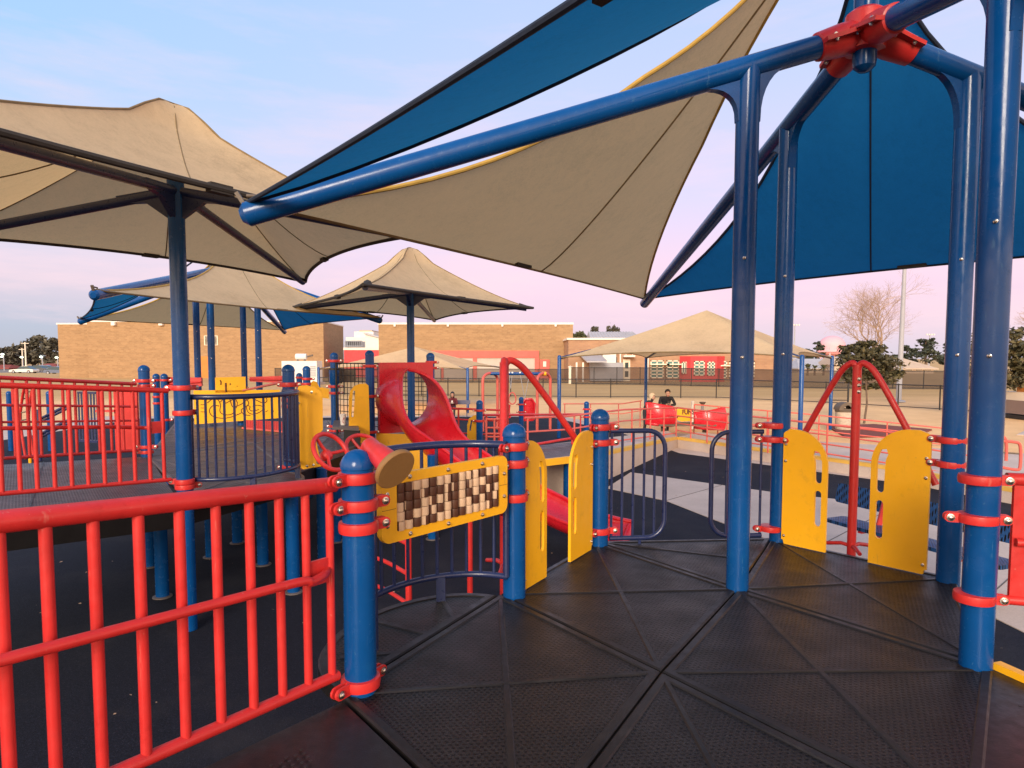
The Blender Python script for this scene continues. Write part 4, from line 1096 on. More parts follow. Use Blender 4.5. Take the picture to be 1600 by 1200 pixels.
for c in range(NC):
    gap = .0012; ph = rng.uniform(-.004, .004)
    rh = (y1 - y0) / NR
    for r in range(NR):
        q = b0 + bu * (x0 + cw * (c + .5)) + u * (y0 + rh * (r + .5)); R = cw * .485
        kind = rng.random(); turn = (0 if kind < .30 else pi if kind < .60 else rng.choice((-1, 1)) * rng.uniform(.5, 2.4))
        face = ang((0, 0), bnorm) + turn          # brown half faces this way
        b = MB(); n = 20
        for half_, mi in ((0, 0), (1, 1)):
            b.cur = mi; a0 = face - pi / 2 + pi * half_; vs = []
            for zz in (-rh / 2 + gap, -rh / 2 + .003 + gap, rh / 2 - .003 - gap, rh / 2 - gap):
                rr_ = R * (.975 if abs(zz) > rh / 2 - .002 - gap else 1.0)
                vs += [q + V((cos(a0 + pi * i / 10) * rr_, sin(a0 + pi * i / 10) * rr_, zz)) for i in range(11)]
            fs = [(j * 11 + i, j * 11 + i + 1, (j + 1) * 11 + i + 1, (j + 1) * 11 + i) for j in range(3) for i in range(10)] + [tuple(range(10, -1, -1)), tuple(33 + i for i in range(11))]
            b.add(vs, fs)
        b.build('bead', [M['bead_brown'], M['bead_cream']], bp, smooth=40)

# --- red horn with tan disc on the first post
hd = at(617, 732.5, 2.50); ht = at(577, 697, 2.70)
hz = (hd - ht).normalized(); hn = (hd * 1.0 - V((0, 0, EYE))); 
horn = thing('talk_horn', 'red horn with oval tan disc face beside the nearest post cap', 'play horn', (hd.x, hd.y, D + .8))
face = V((.68, -.55, -.48)).normalized()
MB().lathe(hd, [(.0, -.012), (.081, -.012), (.085, -.006), (.085, .008), (.081, .012), (.0, .0135)], 40, face).build('disc', M['tan'], horn)
b = MB(); st = hd - face * .012; en = ht - V((.0, -.0, .0)); pts = [st, st.lerp(en, .3) - face * .02, st.lerp(en, .65) - face * .02, en, en + V((-.03, .04, -.08))]
b.tube(smooth_path(pts, 4), [.054 - .022 * min(1, i / 11) for i in range(17)], 24); b.build('horn', M['red'], horn)
MB().bar(en + V((0, 0, -.02)), V((PB['P1'].x + .03, PB['P1'].y + .05, en.z - .12)), .03, .04).build('bracket', M['red'], horn)

# --- curved navy balcony guard between the first two posts
def arc_guard(name, label, pa, pb, bulge, zb, h, nb, side_pt, r_top=.021, r_bar=.0095, feet=True, mat='navy', legs=True):
    pa, pb = flat2(pa), flat2(pb); c = (pa + pb) / 2; e = (pb - pa); hl = e.length / 2 - .085; e.normalize(); nn = V((-e.y, e.x, 0))
    if nn.dot(flat2(side_pt) - c) < 0: nn = -nn
    t = thing(name, label, 'guard rail', (c.x, c.y, zb))
    f = lambda a: c + e * (hl * cos(a)) + nn * (bulge * sin(a))
    P = [f(pi - pi * i / 28) for i in range(29)]
    MB().tube([q + u * (zb + h) for q in P], r_top, 14).build('top_rail', M[mat], t)
    MB().tube([q + u * (zb + .13) for q in P], r_top * .8, 12).build('bottom_rail', M[mat], t)
    for i in range(nb):
        q = f(pi - pi * (i + .02) / (nb - .96)); r = r_bar * (1.7 if i in (0, nb - 1) else 1)
        MB().tube([q + u * (zb + .13), q + u * (zb + h)], r, 9).build('bar', M[mat], t)
    if feet:
        for a in (pi * .66, pi * .27):
            q = f(a) + nn * -.01; MB().bar(q + u * (zb - .06), q + u * (zb + .13), .05, .03).build('foot', M[mat], t)
    return t
arc_guard('curved_guard', 'curved navy bar guard behind the bead panel', PB['P1'], PB['P2'], .43, D, .86, 19, PB['P1'] + V((-1, 1, 0)))

# --- yellow handhold panels
def hand_panel(name, label, p, q, w=.37, h=.86, off=.075, z=D, th=.019, group=None, out=.0, lip=True, flip=False):
    """board standing on the deck edge beside post p, its slotted rounded side towards q"""
    p, q = flat2(p), flat2(q); d = (q - p).normalized(); o = p + d * off + u * z; R = .235
    t = thing(name, label, 'panel', o, group)
    outl = [(0, 0.03), (.012, .03), (.02, 0), (w, 0), (w, h - R)] + arc2(w - R, h - R, R, 0, pi / 2 * .93, 10) + [(w - R - .04, h), (.03, h - .012), (.012, h - .02), (0, h - .035)]
    sx0, sx1 = w - .082, w - .036; rs = (sx1 - sx0) / 2
    s1 = arc2((sx0 + sx1) / 2, .47 + rs, rs, pi, 2 * pi, 6) + [(sx1, .63)] + [(w - R + (R - .036) * cos(a), h - R + (R - .036) * sin(a)) for a in [.12 * i for i in range(5)]] + \
         [(w - R + (R - .060) * cos(.60), h - R + (R - .060) * sin(.60))] + [(w - R + (R - .086) * cos(a), h - R + (R - .086) * sin(a)) for a in [.46, .3, .15, 0.0]]
    s2 = arc2((sx0 + sx1) / 2, .17 + rs, rs, pi, 2 * pi, 6) + arc2((sx0 + sx1) / 2, .42 - rs, rs, 0, pi, 6)
    MB().plate(o, d, u, outl, [s1, s2], th).build('board', M['yellow'], t, smooth=30)
    k = Bits(); nn = V((d.y, -d.x, 0))
    for zz in (.72, .60, .06): bolt(k, o + d * .02 + u * zz + nn * th / 2, nn, .007); bolt(k, o + d * .02 + u * zz - nn * th / 2, -nn, .007)
    k.build('bolt', M['steel'], t)
    return t
GP = 'yellow slotted handhold panels of the near deck'
hand_panel('handhold_panel', 'yellow slotted panel just right of the bead panel post', PB['P2'], PB['P3'], .30, group=GP)
hand_panel('handhold_panel', 'yellow slotted panel left of the post with the navy loop rail', PB['P3'], PB['P2'], .35, h=.84, off=.14, group=GP)
hand_panel('handhold_panel', 'yellow slotted panel left of the red centre pole on the right side', PB['P6'], PB['P7'], .315, h=.83, off=.09, group=GP)
hand_panel('handhold_panel', 'shaded yellow slotted panel between red pole and right hand posts', PB['P7'], PB['P6'], .34, h=.89, off=.105, group=GP)

# --- navy loop rails on the far edge
def loop_rail(label, p, q, a, b, zb, zt_, bars):
    p, q = flat2(p), flat2(q); d = (q - p).normalized(); o = p
    t = thing('loop_rail', label, 'rail', o + d * a + u * D, 'navy loop rails on the far deck edge')
    w = b - a; R = .13; path = rrect(0, zb, w, zt_, R, 6) if a < .3 else rrect(0, zb, w, zt_, R, 6)
    # square corners on the post side, round on the open side
    if a < .3: path = [(0, zb)] + arc2(w - R, zb + R, R, -pi / 2, 0, 7) + arc2(w - R, zt_ - R, R, 0, pi / 2, 7) + [(0, zt_)]
    else: path = [(w, zt_)] + arc2(R, zt_ - R, R, pi / 2, pi, 7) + arc2(R, zb + R, R, pi, 1.5 * pi, 7) + [(w, zb)]
    MB().tube([o + d * (a + x) + u * (D + z) for x, z in path], .017, 12, closed=False).build('frame', M['navy'], t)
    for k in bars:
        x = a + w * k; MB().tube([o + d * x + u * (D + zb), o + d * x + u * (D + zt_)], .0095, 8).build('bar', M['navy'], t)
    f = o + d * (a + w * .55); MB().bar(f + u * (D - .05), f + u * (D + zb), .02, .02).build('foot', M['navy'], t)
L36 = (PB['P6'] - PB['P3']).length
loop_rail('left navy loop rail with five bars beside the capped post', PB['P3'], PB['P6'], .075, .475, .04, .815, (.03, .22, .42, .62, .81))
loop_rail('right navy loop rail partly behind the front canopy post', PB['P3'], PB['P6'], L36 - .45, L36 - .07, .04, .80, (.30, .60, .97))

# --- red arch climbers
def arch_climber(label, base, topz, legs):
    t = thing('arch_climber', label, 'climber', (base.x, base.y, 0), 'red arch climbers')
    MB().tube([(base.x, base.y, 0), (base.x, base.y, topz)], .030, 16).build('pole', M['red'], t)
    for e in legs:
        e = V(e); d = flat2(e - base); L = d.length; d.normalize(); top = V((base.x, base.y, topz))
        H_ = topz - e.z
        pts = [top - u * .07, top - u * .015 + d * .01, top + u * .012 + d * (.075 * L), top - u * (.035 * H_) + d * (.19 * L), top - u * (.16 * H_) + d * (.32 * L), top - u * (.42 * H_) + d * (.54 * L), top - u * (.72 * H_) + d * (.78 * L), top - u * H_ + d * L]
        MB().tube(smooth_path(pts, 5), .0225, 12).build('arch_leg', M['red'], t)
    k = Bits()
    for i in range(3): bolt(k, (base.x, base.y - .029, topz - .10 - i * .045), (0, -1, 0), .009)
    k.build('bolt', M['steel'], t)
    for j, z in enumerate((D - .02, D - .38, D - .72)):
        b = MB()
        for a in (.35 + j, pi * .75 + j, pi * 1.45 + j):
            b.tube([(base.x, base.y, z), (base.x + .07 * cos(a), base.y + .07 * sin(a), z + .01), (base.x + .17 * cos(a), base.y + .17 * sin(a), z - .01)], .014, 8)
        b.build('step_rung', M['red'], t)
    return t
ed = flat2(PB['P7'] - PB['P6']).normalized(); cb = at(1330, 866, 4.72); tz_ = at(1336, 570, 4.72).z
arch_climber('red three legged arch climber between the two right yellow panels', V((cb.x, cb.y, 0)), tz_, [V((cb.x, cb.y, D + .50)) - ed * .50, V((cb.x, cb.y, D + .50)) + ed * .52])
ed = flat2(PB['P3'] - PB['P2']).normalized() * .55 + V((.38, .25, 0)); ed.normalize(); cb = at(788, 868, 4.30); tz_ = at(790, 566, 4.30).z
arch_climber('red arch climber behind the bead panel post, nearly edge on', V((cb.x, cb.y, 0)), tz_, [V((cb.x + .0, cb.y - .60, D + .45)), at(912, 704, 4.62)])

# ================================================================== shade canopies
def canopy_panel(A, B, K, eave=.12, side=0.0, droop=.0, p=1.0, nu=18, nv=16, centre=None, s2=0.0, v1=1.0):
    A, B, K = V(A), V(B), V(K); mid = (A + B) / 2; C = V((K.x, K.y, mid.z)) if centre is None else V(centre)
    def fn(a, b):
        b = b * v1
        a = .5 + (a - .5) * (1 - side * 4 * b * (1 - b) - s2 * b - (.30 * max(0, b - .55) / .45 if s2 > .5 else 0))
        e = A.lerp(B, a) + (C - mid) * (eave * 4 * a * (1 - a))
        q = e.lerp(K, b); q.z = e.z + (K.z - e.z) * b ** p - droop * 4 * b * (1 - b) * 4 * a * (1 - a) * .5
        return q
    return fn
def edge_tube(fn, axis, val, n, r, b):
    b.tube([fn(i / n, val) if axis == 'u' else fn(val, i / n) for i in range(n + 1)], r, 8)
def star_shade(label, C, arms, zh, zt_, zk, post_xy, zd, group, foot=0.0):
    """four crossed arms on four posts; opposite beige and blue cloths pulled from the arm tips to a mast top"""
    t = thing('star_canopy', label, 'shade canopy', (C.x, C.y, foot), group)
    hub = V((C.x, C.y, zh)); K = V((C.x, C.y, zk))
    tips = [V((C.x + a[0], C.y + a[1], zt_)) for a in arms]
    for tp, pp in zip(tips, post_xy):
        MB().tube([hub, tp, ], R5, 18).tube([tp, tp + (tp - hub).normalized() * .03], [R5, R5 * .55], 18).build('arm', M['blue'], t)
        d = flat2(tp - hub); L = d.length; k = (flat2(pp) - flat2(hub)).length / L; q = hub.lerp(tp, k); d.normalize()
        sl = (tp.z - hub.z) / L
        po = MB().lathe((q.x, q.y, 0), [(R5, foot), (R5, q.z)], 28).build('post', M['blue'], t)
        g = MB()
        for sg, L_ in ((1, .20), (-1, .17)):
            dd = d * sg; s2 = sl * sg; z1 = q.z - R5 * .9
            pts = [(R5 * .7, z1 + R5 * .7 * s2), (R5 + L_, z1 + (R5 + L_) * s2 + .0)] + [(R5 + L_ - L_ * sin(pi / 2 * i / 8), z1 - .24 + .24 * cos(pi / 2 * i / 8) ** .8 + (R5 + L_) * s2 * (1 - i / 8)) for i in range(1, 9)] + [(R5 * .7, z1 - .24)]
            g.plate(V((q.x, q.y, 0)), dd, u, pts, (), .05)
        g.build('gusset', M['blue'], po, smooth=25)
        kb = Bits()
        for zz in (q.z - 1.05, q.z - 1.6): bolt(kb, V((q.x, q.y, zz)) - flat2(q).normalized() * R5, -flat2(q).normalized(), .006)
        kb.build('bolt', M['steel'], po)
        e = MB(); e.bar(tp + u * .03, tp + u * .11 + d * .05, .03, .02); e.tube([tp + u * .03 - d * .09, tp + u * .095 - d * .08, tp + u * .095 + d * .0], .010, 8); e.build('tip_shackle', M['bin_lid'], t)
    # hub casting
    h = MB(); nodes = Bits()
    for tp in tips:
        d = (tp - hub).normalized(); s_ = V((-d.y, d.x, 0)).normalized(); w = s_.cross(d)
        h.lathe(hub, [(R5 + .02, .02), (R5 + .024, .16), (R5 + .016, .25), (R5 + .012, .295), (R5 + .002, .30)], 20, d)
        for sg in (-1, 1):
            h.plate(hub + s_ * (sg * (R5 + .012)), d, s_ * sg, [(.02, -.02), (.30, -.02), (.30, .038), (.20, .046), (.02, .07)], (), .022)
            for kx in (.12, .24): bolt(nodes, hub + d * kx + s_ * (sg * (R5 + .036)) - w * .011, -w, .009); bolt(nodes, hub + d * kx + s_ * (sg * (R5 + .036)) + w * .011, w, .009)
    h.lathe(hub, [(.02, -.11), (.105, -.10), (.115, 0), (.105, .10), (.08, .12)], 20)
    ho = h.build('hub', M['red'], t, smooth=40); nodes.build('bolt', M['steel'], ho)
    MB().lathe(hub, [(.0, -.215), (.03, -.21), (.058, -.185), (R5, -.15), (R5, zk - zh - .02)], 20).build('mast', M['blue'], t)
    cols = ('beige', 'bluecloth', 'beige', 'bluecloth'); names = ('beige_cloth', 'blue_cloth', 'beige_cloth', 'blue_cloth')
    for i in range(4):
        A, B = tips[i], tips[(i + 1) % 4]
        if i % 2: A, B = B, A
        fn0 = canopy_panel(A + u * .06, B + u * .06, K, eave=(.03, .15, .10, .035)[i], side=.154 if i < 3 else .45, s2=.61 if i < 3 else .5, p=1.21 if i < 3 else 1.4)
        fn = fn0
        c = MB().grid(fn, 22, 22).build(names[i], M[cols[i]], t)
        b = MB(); r = .012; edge_tube(fn, 'u', 0, 22, r, b); b.build('hem', M['hem_beige' if i % 2 == 0 else 'hem_navy'], c)
        b = MB(); edge_tube(fn, 'v', 0.0, 22, .014, b); edge_tube(fn, 'v', 1.0, 22, .014, b); b.build('edge_cord', M['hem_gold' if i % 2 == 0 else 'hem_navy'], c)
        b = MB(); b.tube([fn(.5, j / 20) - u * .004 for j in range(21)], .0075, 6); b.build('seam', M['hem_beige' if i % 2 == 0 else 'hem_navy'], c)
        b = MB(); q = fn(.42, .012); q2 = fn(.46, .012); b.bar(q - u * .002, q2 - u * .002, .03, .03); b.build('stitched_tag', M['hem_dark'], c)
        for end, aa in ((A, (.0, .05)), (B, (.95, 1.0))):
            pass
    return t
HC = (PB['P4'] + PB['P7']) / 2; HC = V((HC.x + .02, HC.y, 0))
d1 = flat2(PB['P4'] - HC).normalized(); t1 = at(386, 330, 3.52); t2 = at(1007, 476, 9.15)
a1 = flat2(t1) - HC; a2 = flat2(t2) - HC
star_shade('near star shaped canopy with blue arms, red hub and beige and blue cloths', HC, [a1, a2, -a1, -a2], at(1345, 52, HC.y).z, (t1.z + t2.z) / 2, 5.19,
           [PB['P4'], PB['P6'], PB['P7'], PB['P5']], D, 'star canopies')
# clamps and plates on the canopy posts
for k, zs in (('P6', ((.845, [A36 + pi]), (.745, [A36 + pi, ang(PB['P6'], PB['P7'])]), (.09, [A36 + pi]))), ('P7', ((.845, [ang(PB['P7'], PB['P6'])]), (.70, [ang(PB['P7'], PB['P6'])]))),
              ('P5', ((.815, [-.35]), (.645, [-.30, pi * .9]), (.30, [-.32])))):
    p = PB[k]; t = thing('post_collar_set', {'P6': 'red collars on the blue post beside the right navy loop rail', 'P7': 'red collars on the blue post behind the right front post', 'P5': 'red collars on the thick right front post'}[k], 'clamp', (p.x, p.y, D))
    for z, e in zs: clamp(t, p.x, p.y, D + z, [(a, .06) for a in e], .042)

# the same canopy again over the far end of the left deck
FC = V((-5.75, 13.55, 0))
star_shade('far star shaped canopy with four blue posts before the brick hall', FC, [(a1.x * .93, .2), (-.75, 5.55), (-a1.x * .93, -.2), (.8, -5.6)], at(1345, 52, HC.y).z, (t1.z + t2.z) / 2, 4.85,
           [FC + V((-.66, .05, 0)), FC + V((-.13, 1.15, 0)), FC + V((.62, -.02, 0)), FC + V((.16, -1.15, 0))], 1.1, 'star canopies')

def umbrella(label, c, ze, zp, zhub, ah, al, foot=0.0):
    t = thing('umbrella_canopy', label, 'shade canopy', (c.x, c.y, foot), 'beige single post canopies')
    cs = [V((c.x - ah, c.y, ze)), V((c.x, c.y + al, ze)), V((c.x + ah, c.y, ze)), V((c.x, c.y - al, ze))]
    K = V((c.x, c.y, zp)); hub = V((c.x, c.y, zhub))
    MB().lathe((c.x, c.y, 0), [(R5 + .004, foot), (R5 + .004, zp - .12)], 26).build('post', M['blue'], t)
    for q in cs:
        d = (q - hub).normalized(); f = flat2(d).normalized()
        a = MB().tube([hub, q - d * .12 - u * .03], .042, 12).build('arm', M['navy'], t)
        g = MB(); g.plate(V((c.x, c.y, zhub)), f, u, [(.05, .03), (.50, .03 + .45 * d.z), (.46, -.03 + .45 * d.z), (.25, -.10), (.05, -.24)], (), .05); g.build('gusset', M['navy'], a)
    cl = MB()
    fns = []
    for i in range(4):
        f0 = canopy_panel(cs[i], cs[(i + 1) % 4], K, eave=.145, side=0.0, p=1.28, droop=.10, centre=(K.x, K.y, ze + .25))
        def fn(a, b, f0=f0):
            q = f0(a, min(b, .955)).copy(); k = min(1, max(0, (b - .80) / .13)); q.z += .085 * k * k * (3 - 2 * k)
            if b > .955: q = q.lerp(V((K.x, K.y, q.z + .02)), (b - .955) / .045)
            return q
        fns.append(fn)
        cl.grid(fn, 20, 44)
    co = cl.build('cloth', M['beige'], t, smooth=60)
    b = MB()
    for fn in fns: edge_tube(fn, 'u', 0, 20, .022, b)
    b.build('hem', M['hem_dark'], co)
    b = MB()
    for fn in fns: b.tube([fn(0, j / 16) + u * .0 for j in range(17)], .010, 6); b.tube([fn(.5, j / 16) - u * .003 for j in range(17)], .006, 6)
    b.build('seam', M['hem_beige'], co)
    b = Bits()
    for fn in fns: b.bar(fn(.44, .012), fn(.48, .012), .06, .06)
    b.build('stitched_tag', M['hem_dark'], co)
    b = MB()
    for q in cs:
        d = (V((c.x, c.y, ze)) - q).normalized(); b.tube([q, q + d * .12 + u * .01, q + d * .26 + u * .03], [.02, .035, .06], 8)
    b.build('corner_pocket', M['hem_dark'], co)
    return t
P8 = gr(296, 983, 0)
umbrella('large beige single post canopy at the upper left', P8, 3.46, 4.50, 3.82, 2.08, 3.55)
U3 = V((at(642, 560, 12).x, 12.0, 0))
umbrella('smaller beige single post canopy behind the red slide', U3, 3.30, 4.32, 3.56, 2.2, 3.8)

# --- low hip canopies on corner poles
def hip_shade(label, cs, ze, zp, pole_r=.055, cloth='beige', eave=.125, p=1.10):
    c = V((sum(q[0] for q in cs) / 4, sum(q[1] for q in cs) / 4, 0)); t = thing('hip_canopy', label, 'shade canopy', (c.x, c.y, 0), 'low hip roofed canopies')
    K = V((c.x, c.y, zp)); q3 = [V((q[0], q[1], ze)) for q in cs]; cl = MB(); fns = []
    for i in range(4):
        fn = canopy_panel(q3[i], q3[(i + 1) % 4], K, eave=eave, p=p, droop=.12, centre=(K.x, K.y, ze + (zp - ze) * .85)); cl.grid(fn, 16, 16); fns.append(fn)
    co = cl.build('cloth', M[cloth], t, smooth=60); b = MB()
    for fn in fns: edge_tube(fn, 'u', 0, 16, .017, b)
    b.build('hem', M['hem_beige'], co)
    b = MB()
    for q in q3: b.tube([q - u * .02, q.lerp(K, .25) - u * .10, K - u * .15], .04, 8)
    b.build('hip_rafter', M['navy'], t)
    for q in q3: MB().lathe((q.x, q.y, 0), [(pole_r, 0), (pole_r, ze + .03), (pole_r * .6, ze + .07)], 16).build('pole', M['blue'], t)
    return t
hip_shade('wide low beige hip canopy on four blue poles right of centre', [(1.42, 20.0), (7.35, 16.9), (10.75, 22.4), (5.15, 25.6)], 2.42, 3.92, .058)
hip_shade('distant low pale hip canopy behind the red slide', [(-9.0, 31), (-1.95, 29.2), (-.6, 36), (-8.0, 38)], 1.92, 2.98, .06)
# ================================================================== left play deck
L = 1.20
P8 = gr(296, 983, 0)
def spot(px, Y): return V((xat(px, Y), Y, 0))
B = dict(b452=spot(450, 7.05), b222=spot(224, 8.1), b243=spot(243, 13.0), b255=spot(255.5, 12.6), b478=spot(478.5, 11.4), b467=spot(467, 14.5), b376=spot(374.5, 12.0),
         b522=spot(522, 10.7), b577=spot(577.5, 9.7), b672=spot(672.5, 10.5))
tops = dict(b452=569, b222=570, b243=583.5, b255=583.5, b478=571.5, b467=582.5, b376=598, b522=550.5, b577=547, b672=550.8)
labs = dict(b452='capped blue post at the right end of the front navy curved guard', b222='capped blue post at the end of the rear red ramp railing', b243='left one of two slim capped blue posts behind the big canopy post',
            b255='right one of two slim capped blue posts behind the big canopy post', b478='capped blue post in front of the white generator', b467='small distant capped blue post between the yellow panel and generator',
            b376='low round topped blue post in front of the yellow drawing panel', b522='capped blue post left of the black wire grid', b577='capped blue post left of the red slide hood', b672='capped blue post right of the red slide hood')
lp = {}
for k, q in B.items():
    lp[k] = deck_post(labs[k], q, at(800, tops[k], q.y).z, group='capped posts of the left play deck')
def cl(k, py, ears=(), h=.042):
    q = B[k]; clamp(lp[k], q.x, q.y, at(800, py, q.y).z, ears, h)
cl('b452', 601, [pi * .9, .3], .05); cl('b452', 625, [0]); cl('b452', 634.5, [0]); cl('b452', 730, [0, pi])
cl('b222', 595, [pi, 0]); cl('b222', 603, [0]); cl('b222', 698, [pi, 0]); cl('b222', 706, [pi])
for k, ys in (('b243', (594, 620, 630)), ('b255', (594, 656)), ('b478', (592, 600)), ('b467', (590,)), ('b376', (606, 672)), ('b522', (564, 604, 614, 666, 673)), ('b577', (572, 619, 675)), ('b672', (566, 575, 600))):
    for y_ in ys: cl(k, y_, [0, pi] if k in ('b522', 'b577') else [.2])
pc = thing('post_collar_set', 'red collars on the tall post of the large upper left canopy', 'clamp', (P8.x, P8.y, L))
AP8 = ang(P8, B['b452'])
for py, e in ((606, [(pi * .98, .08), (AP8, .10)]), (645, [AP8 - .2]), (752, [pi, AP8]), (760, [AP8 - .4])):
    clamp(pc, P8.x, P8.y, at(800, py, P8.y).z, e, .046, r=R5 + .004)

# the deck itself: paler grey panels with a dark rim
ld = thing('left_play_deck', 'pale grey play deck and ramp behind the red railings on the left', 'deck', (P8.x, P8.y, 0))
NA, NB_ = at(0, 602, 4.72), at(262, 610.5, P8.y - .02)          # near rail, top line
FA, FB = at(0, 590, 6.55), at(212, 600, 7.98)                    # far rail
r0, r1 = V((NA.x, NA.y, 0)), V((FA.x, FA.y, 0)); rd = flat2(NA - NB_).normalized()
far_l, far_r = V((-6.6, 13.6, 0)), V((-1.15, 12.6, 0))
def slab(pts, zs, name, th=.05, mat='deck_grey', parent=ld):
    n = len(pts); b = MB(); b.add([(q.x, q.y, z) for q, z in zip(pts, zs)] + [(q.x, q.y, z - th) for q, z in zip(pts, zs)],
                                  [tuple(range(n)), tuple(range(2 * n - 1, n - 1, -1))] + [((i + 1) % n, i, i + n, (i + 1) % n + n) for i in range(n)])
    return b.build(name, M[mat], parent, smooth=0)
ccw = lambda pts: pts if sum(pts[i].x * pts[(i + 1) % len(pts)].y - pts[(i + 1) % len(pts)].x * pts[i].y for i in range(len(pts))) > 0 else pts[::-1]
grid_pts = [[P8, B['b452'], B['b522'], B['b222']], [B['b222'], B['b522'], V((-3.6, 12.9, 0)), V((-6.4, 12.6, 0))], [B['b452'], B['b577'] + V((-.0, 0, 0)), B['b522']], [B['b577'], B['b672'], far_r, V((-3.6, 12.9, 0)), B['b522']]]
for g in grid_pts:
    g = ccw([flat2(q) for q in g]); c = sum(g, V((0, 0, 0))) / len(g)
    rb = [(g[i], (g[(i + 1) % len(g)] + g[(i + 2) % len(g)]) / 2, .02) for i in range(len(g))]
    deck_tile(g, z=L, ribs=rb, mat='deck_grey', ribmat='deck_grey_rib', parent=ld, th=.06)
nb = [flat2(P8) + V((-.02, -.10, 0)), flat2(NA) + rd * 2.4 + V((0, -.1, 0)), flat2(FA) + rd * 2.4 + V((0, .1, 0)), flat2(B['b222']) + V((0, .05, 0))]
slab(ccw(nb), [L - .008 if i in (0, 3) else L + .30 for i in range(4)] if ccw(nb) is nb else [L - .008, L + .30, L + .30, L - .008], 'ramp_plate', .05)
# dark joint bars and side beam of the ramp
b = MB(); 
for k in (.3, .62, .94): b.bar(nb[0].lerp(nb[1], k) + u * (L + .30 * k - .004), nb[3].lerp(nb[2], k) + u * (L + .30 * k - .004), .012, .01)
b.build('ramp_joint', M['black'], ld)
b = MB(); b.bar(nb[0] + V((0, -.02, L - .155)), nb[1] + V((0, -.02, L + .30 - .155)), .05, .20); b.build('side_beam', M['skirt'], ld)
b = MB(); b.bar(nb[0] + V((0, -.045, L - .03)), nb[1] + V((0, -.045, L + .30 - .03)), .03, .045); b.build('edge_trim', M['deck_grey_rib'], ld)
b = MB()
for p_, q_ in ((P8, B['b452']), (B['b452'], B['b577']), (B['b577'], B['b672'])): b.bar(flat2(p_) + u * (L - .16), flat2(q_) + u * (L - .16), .05, .20)
b.build('rim', M['skirt'], ld)
cA = (flat2(P8) + flat2(B['b452'])) / 2; eA = flat2(B['b452'] - P8); hA = eA.length / 2; eA.normalize(); nA = V((eA.y, -eA.x, 0))
hh = [cA + eA * ((hA - .03) * cos(pi * k / 20)) + nA * (.52 * sin(pi * k / 20)) for k in range(21)]
deck_tile(hh, z=L, ribs=[(cA, cA + nA * .5, .02)], mat='deck_grey', ribmat='deck_grey_rib', parent=ld, th=.09)
for k, (px, py) in enumerate(((254, 932), (234, 885), (371, 848), (411, 882), (459, 925), (526, 846), (676, 842), (330, 870), (505, 880))):
    q = gr(px, py, 0); t = thing('support_leg', ['short blue deck leg in the shade left of the canopy post', 'dark blue deck leg deepest under the ramp', 'blue deck leg in shade under the navy curved guard', 'blue deck leg with pale foot ring in shade',
        'blue deck leg right of the pale footed one', 'blue deck leg behind the nearest capped post', 'blue leg on the rubber seen under the bead panel', 'shaded blue deck leg between two others under the left deck', 'shaded blue deck leg under the steering wheel'][k], 'post', (q.x, q.y, 0), 'blue legs under the left deck')
    MB().lathe((q.x, q.y, 0), [(R5, 0), (R5, L - .07)], 20).build('shaft', M['blue'], t)
    MB().lathe((q.x, q.y, 0), [(R5 + .03, -.002), (R5 + .03, .006), (R5 + .004, .012)], 20).build('foot_ring', M['deck_grey_rib'], t)

# ramp railings
t, d = baluster_rail('ramp_railing', 'red railing on the near side of the left ramp', 'railing', NB_, NA, .775, pxs=[252, 230, 206, 182, 158, 132, 106, 79, 51, 24, -5, -40, -75], ext=1.1, rt=.022, rb=.018, rbar=.0155)
dd = flat2(d).normalized(); sd = V((-dd.y, dd.x, 0)); sd = sd if sd.y > 0 else -sd
q = NB_ - u * .31 + V(d) * .02
MB().plate(q, dd, u, [(.01, -.05), (.13, -.05), (.13, .05), (.01, .05)], (), .012).build('handrail_plate', M['red'], t)
MB().tube([q + dd * .12, q + dd * .17 + sd * .05] + [q + V(d) * k + sd * .055 for k in (.35, 1.0, 2.0)], .0155, 10).build('handrail', M['red'], t)
t, d = baluster_rail('ramp_railing', 'red railing on the far side of the left ramp', 'railing', FB, FA, .80, pxs=[205, 190, 171, 152, 133, 116, 97, 78, 60, 41, 19, -2, -25, -50], ext=.9, rt=.021, rb=.018, rbar=.015)
q = FB - u * .27; sd2 = -sd
MB().tube([q + V(d) * k - sd * .05 for k in (.02, .4, 1.0, 1.8)], .014, 10).build('handrail', M['red'], t)
MB().tube([FB - u * .44 + V(d) * k for k in (0, 1.0, 1.8)], .012, 10).build('mid_rail', M['red'], t)
# solid red board near the far post
def board(name, label, cat, px0, px1, yt0, yt1, yb0, yb1, Y0, Y1, mat, th=.02, group=None, holes=()):
    A, B_ = at(px0, yb0, Y0), at(px1, yb1, Y1); t0, t1 = at(px0, yt0, Y0), at(px1, yt1, Y1); w = flat2(B_ - A); W = w.length; w.normalize()
    t = thing(name, label, cat, A, group)
    z0 = min(A.z, B_.z)
    MB().plate(V((A.x, A.y, 0)), w, u, [(0, A.z), (W, B_.z), (W, t1.z), (0, t0.z)], [[(x * W, z) for x, z in h] for h in holes], th).build('board', M[mat], t)
    return t, V((A.x, A.y, 0)), w, W
t, o, w, W = board('red_guard_board', 'tall red board beside the capped post at the rear ramp railing', 'panel', 182, 218, 606, 604, 704, 703, 8.35, 8.3, 'red', .03)
MB().bar(o + w * .02 + V((0, -.04, at(0, 642, 8.3).z)), o - w * .2 + V((0, -.1, at(0, 642, 8.3).z)), .03, .03).build('handle', M['red'], t)
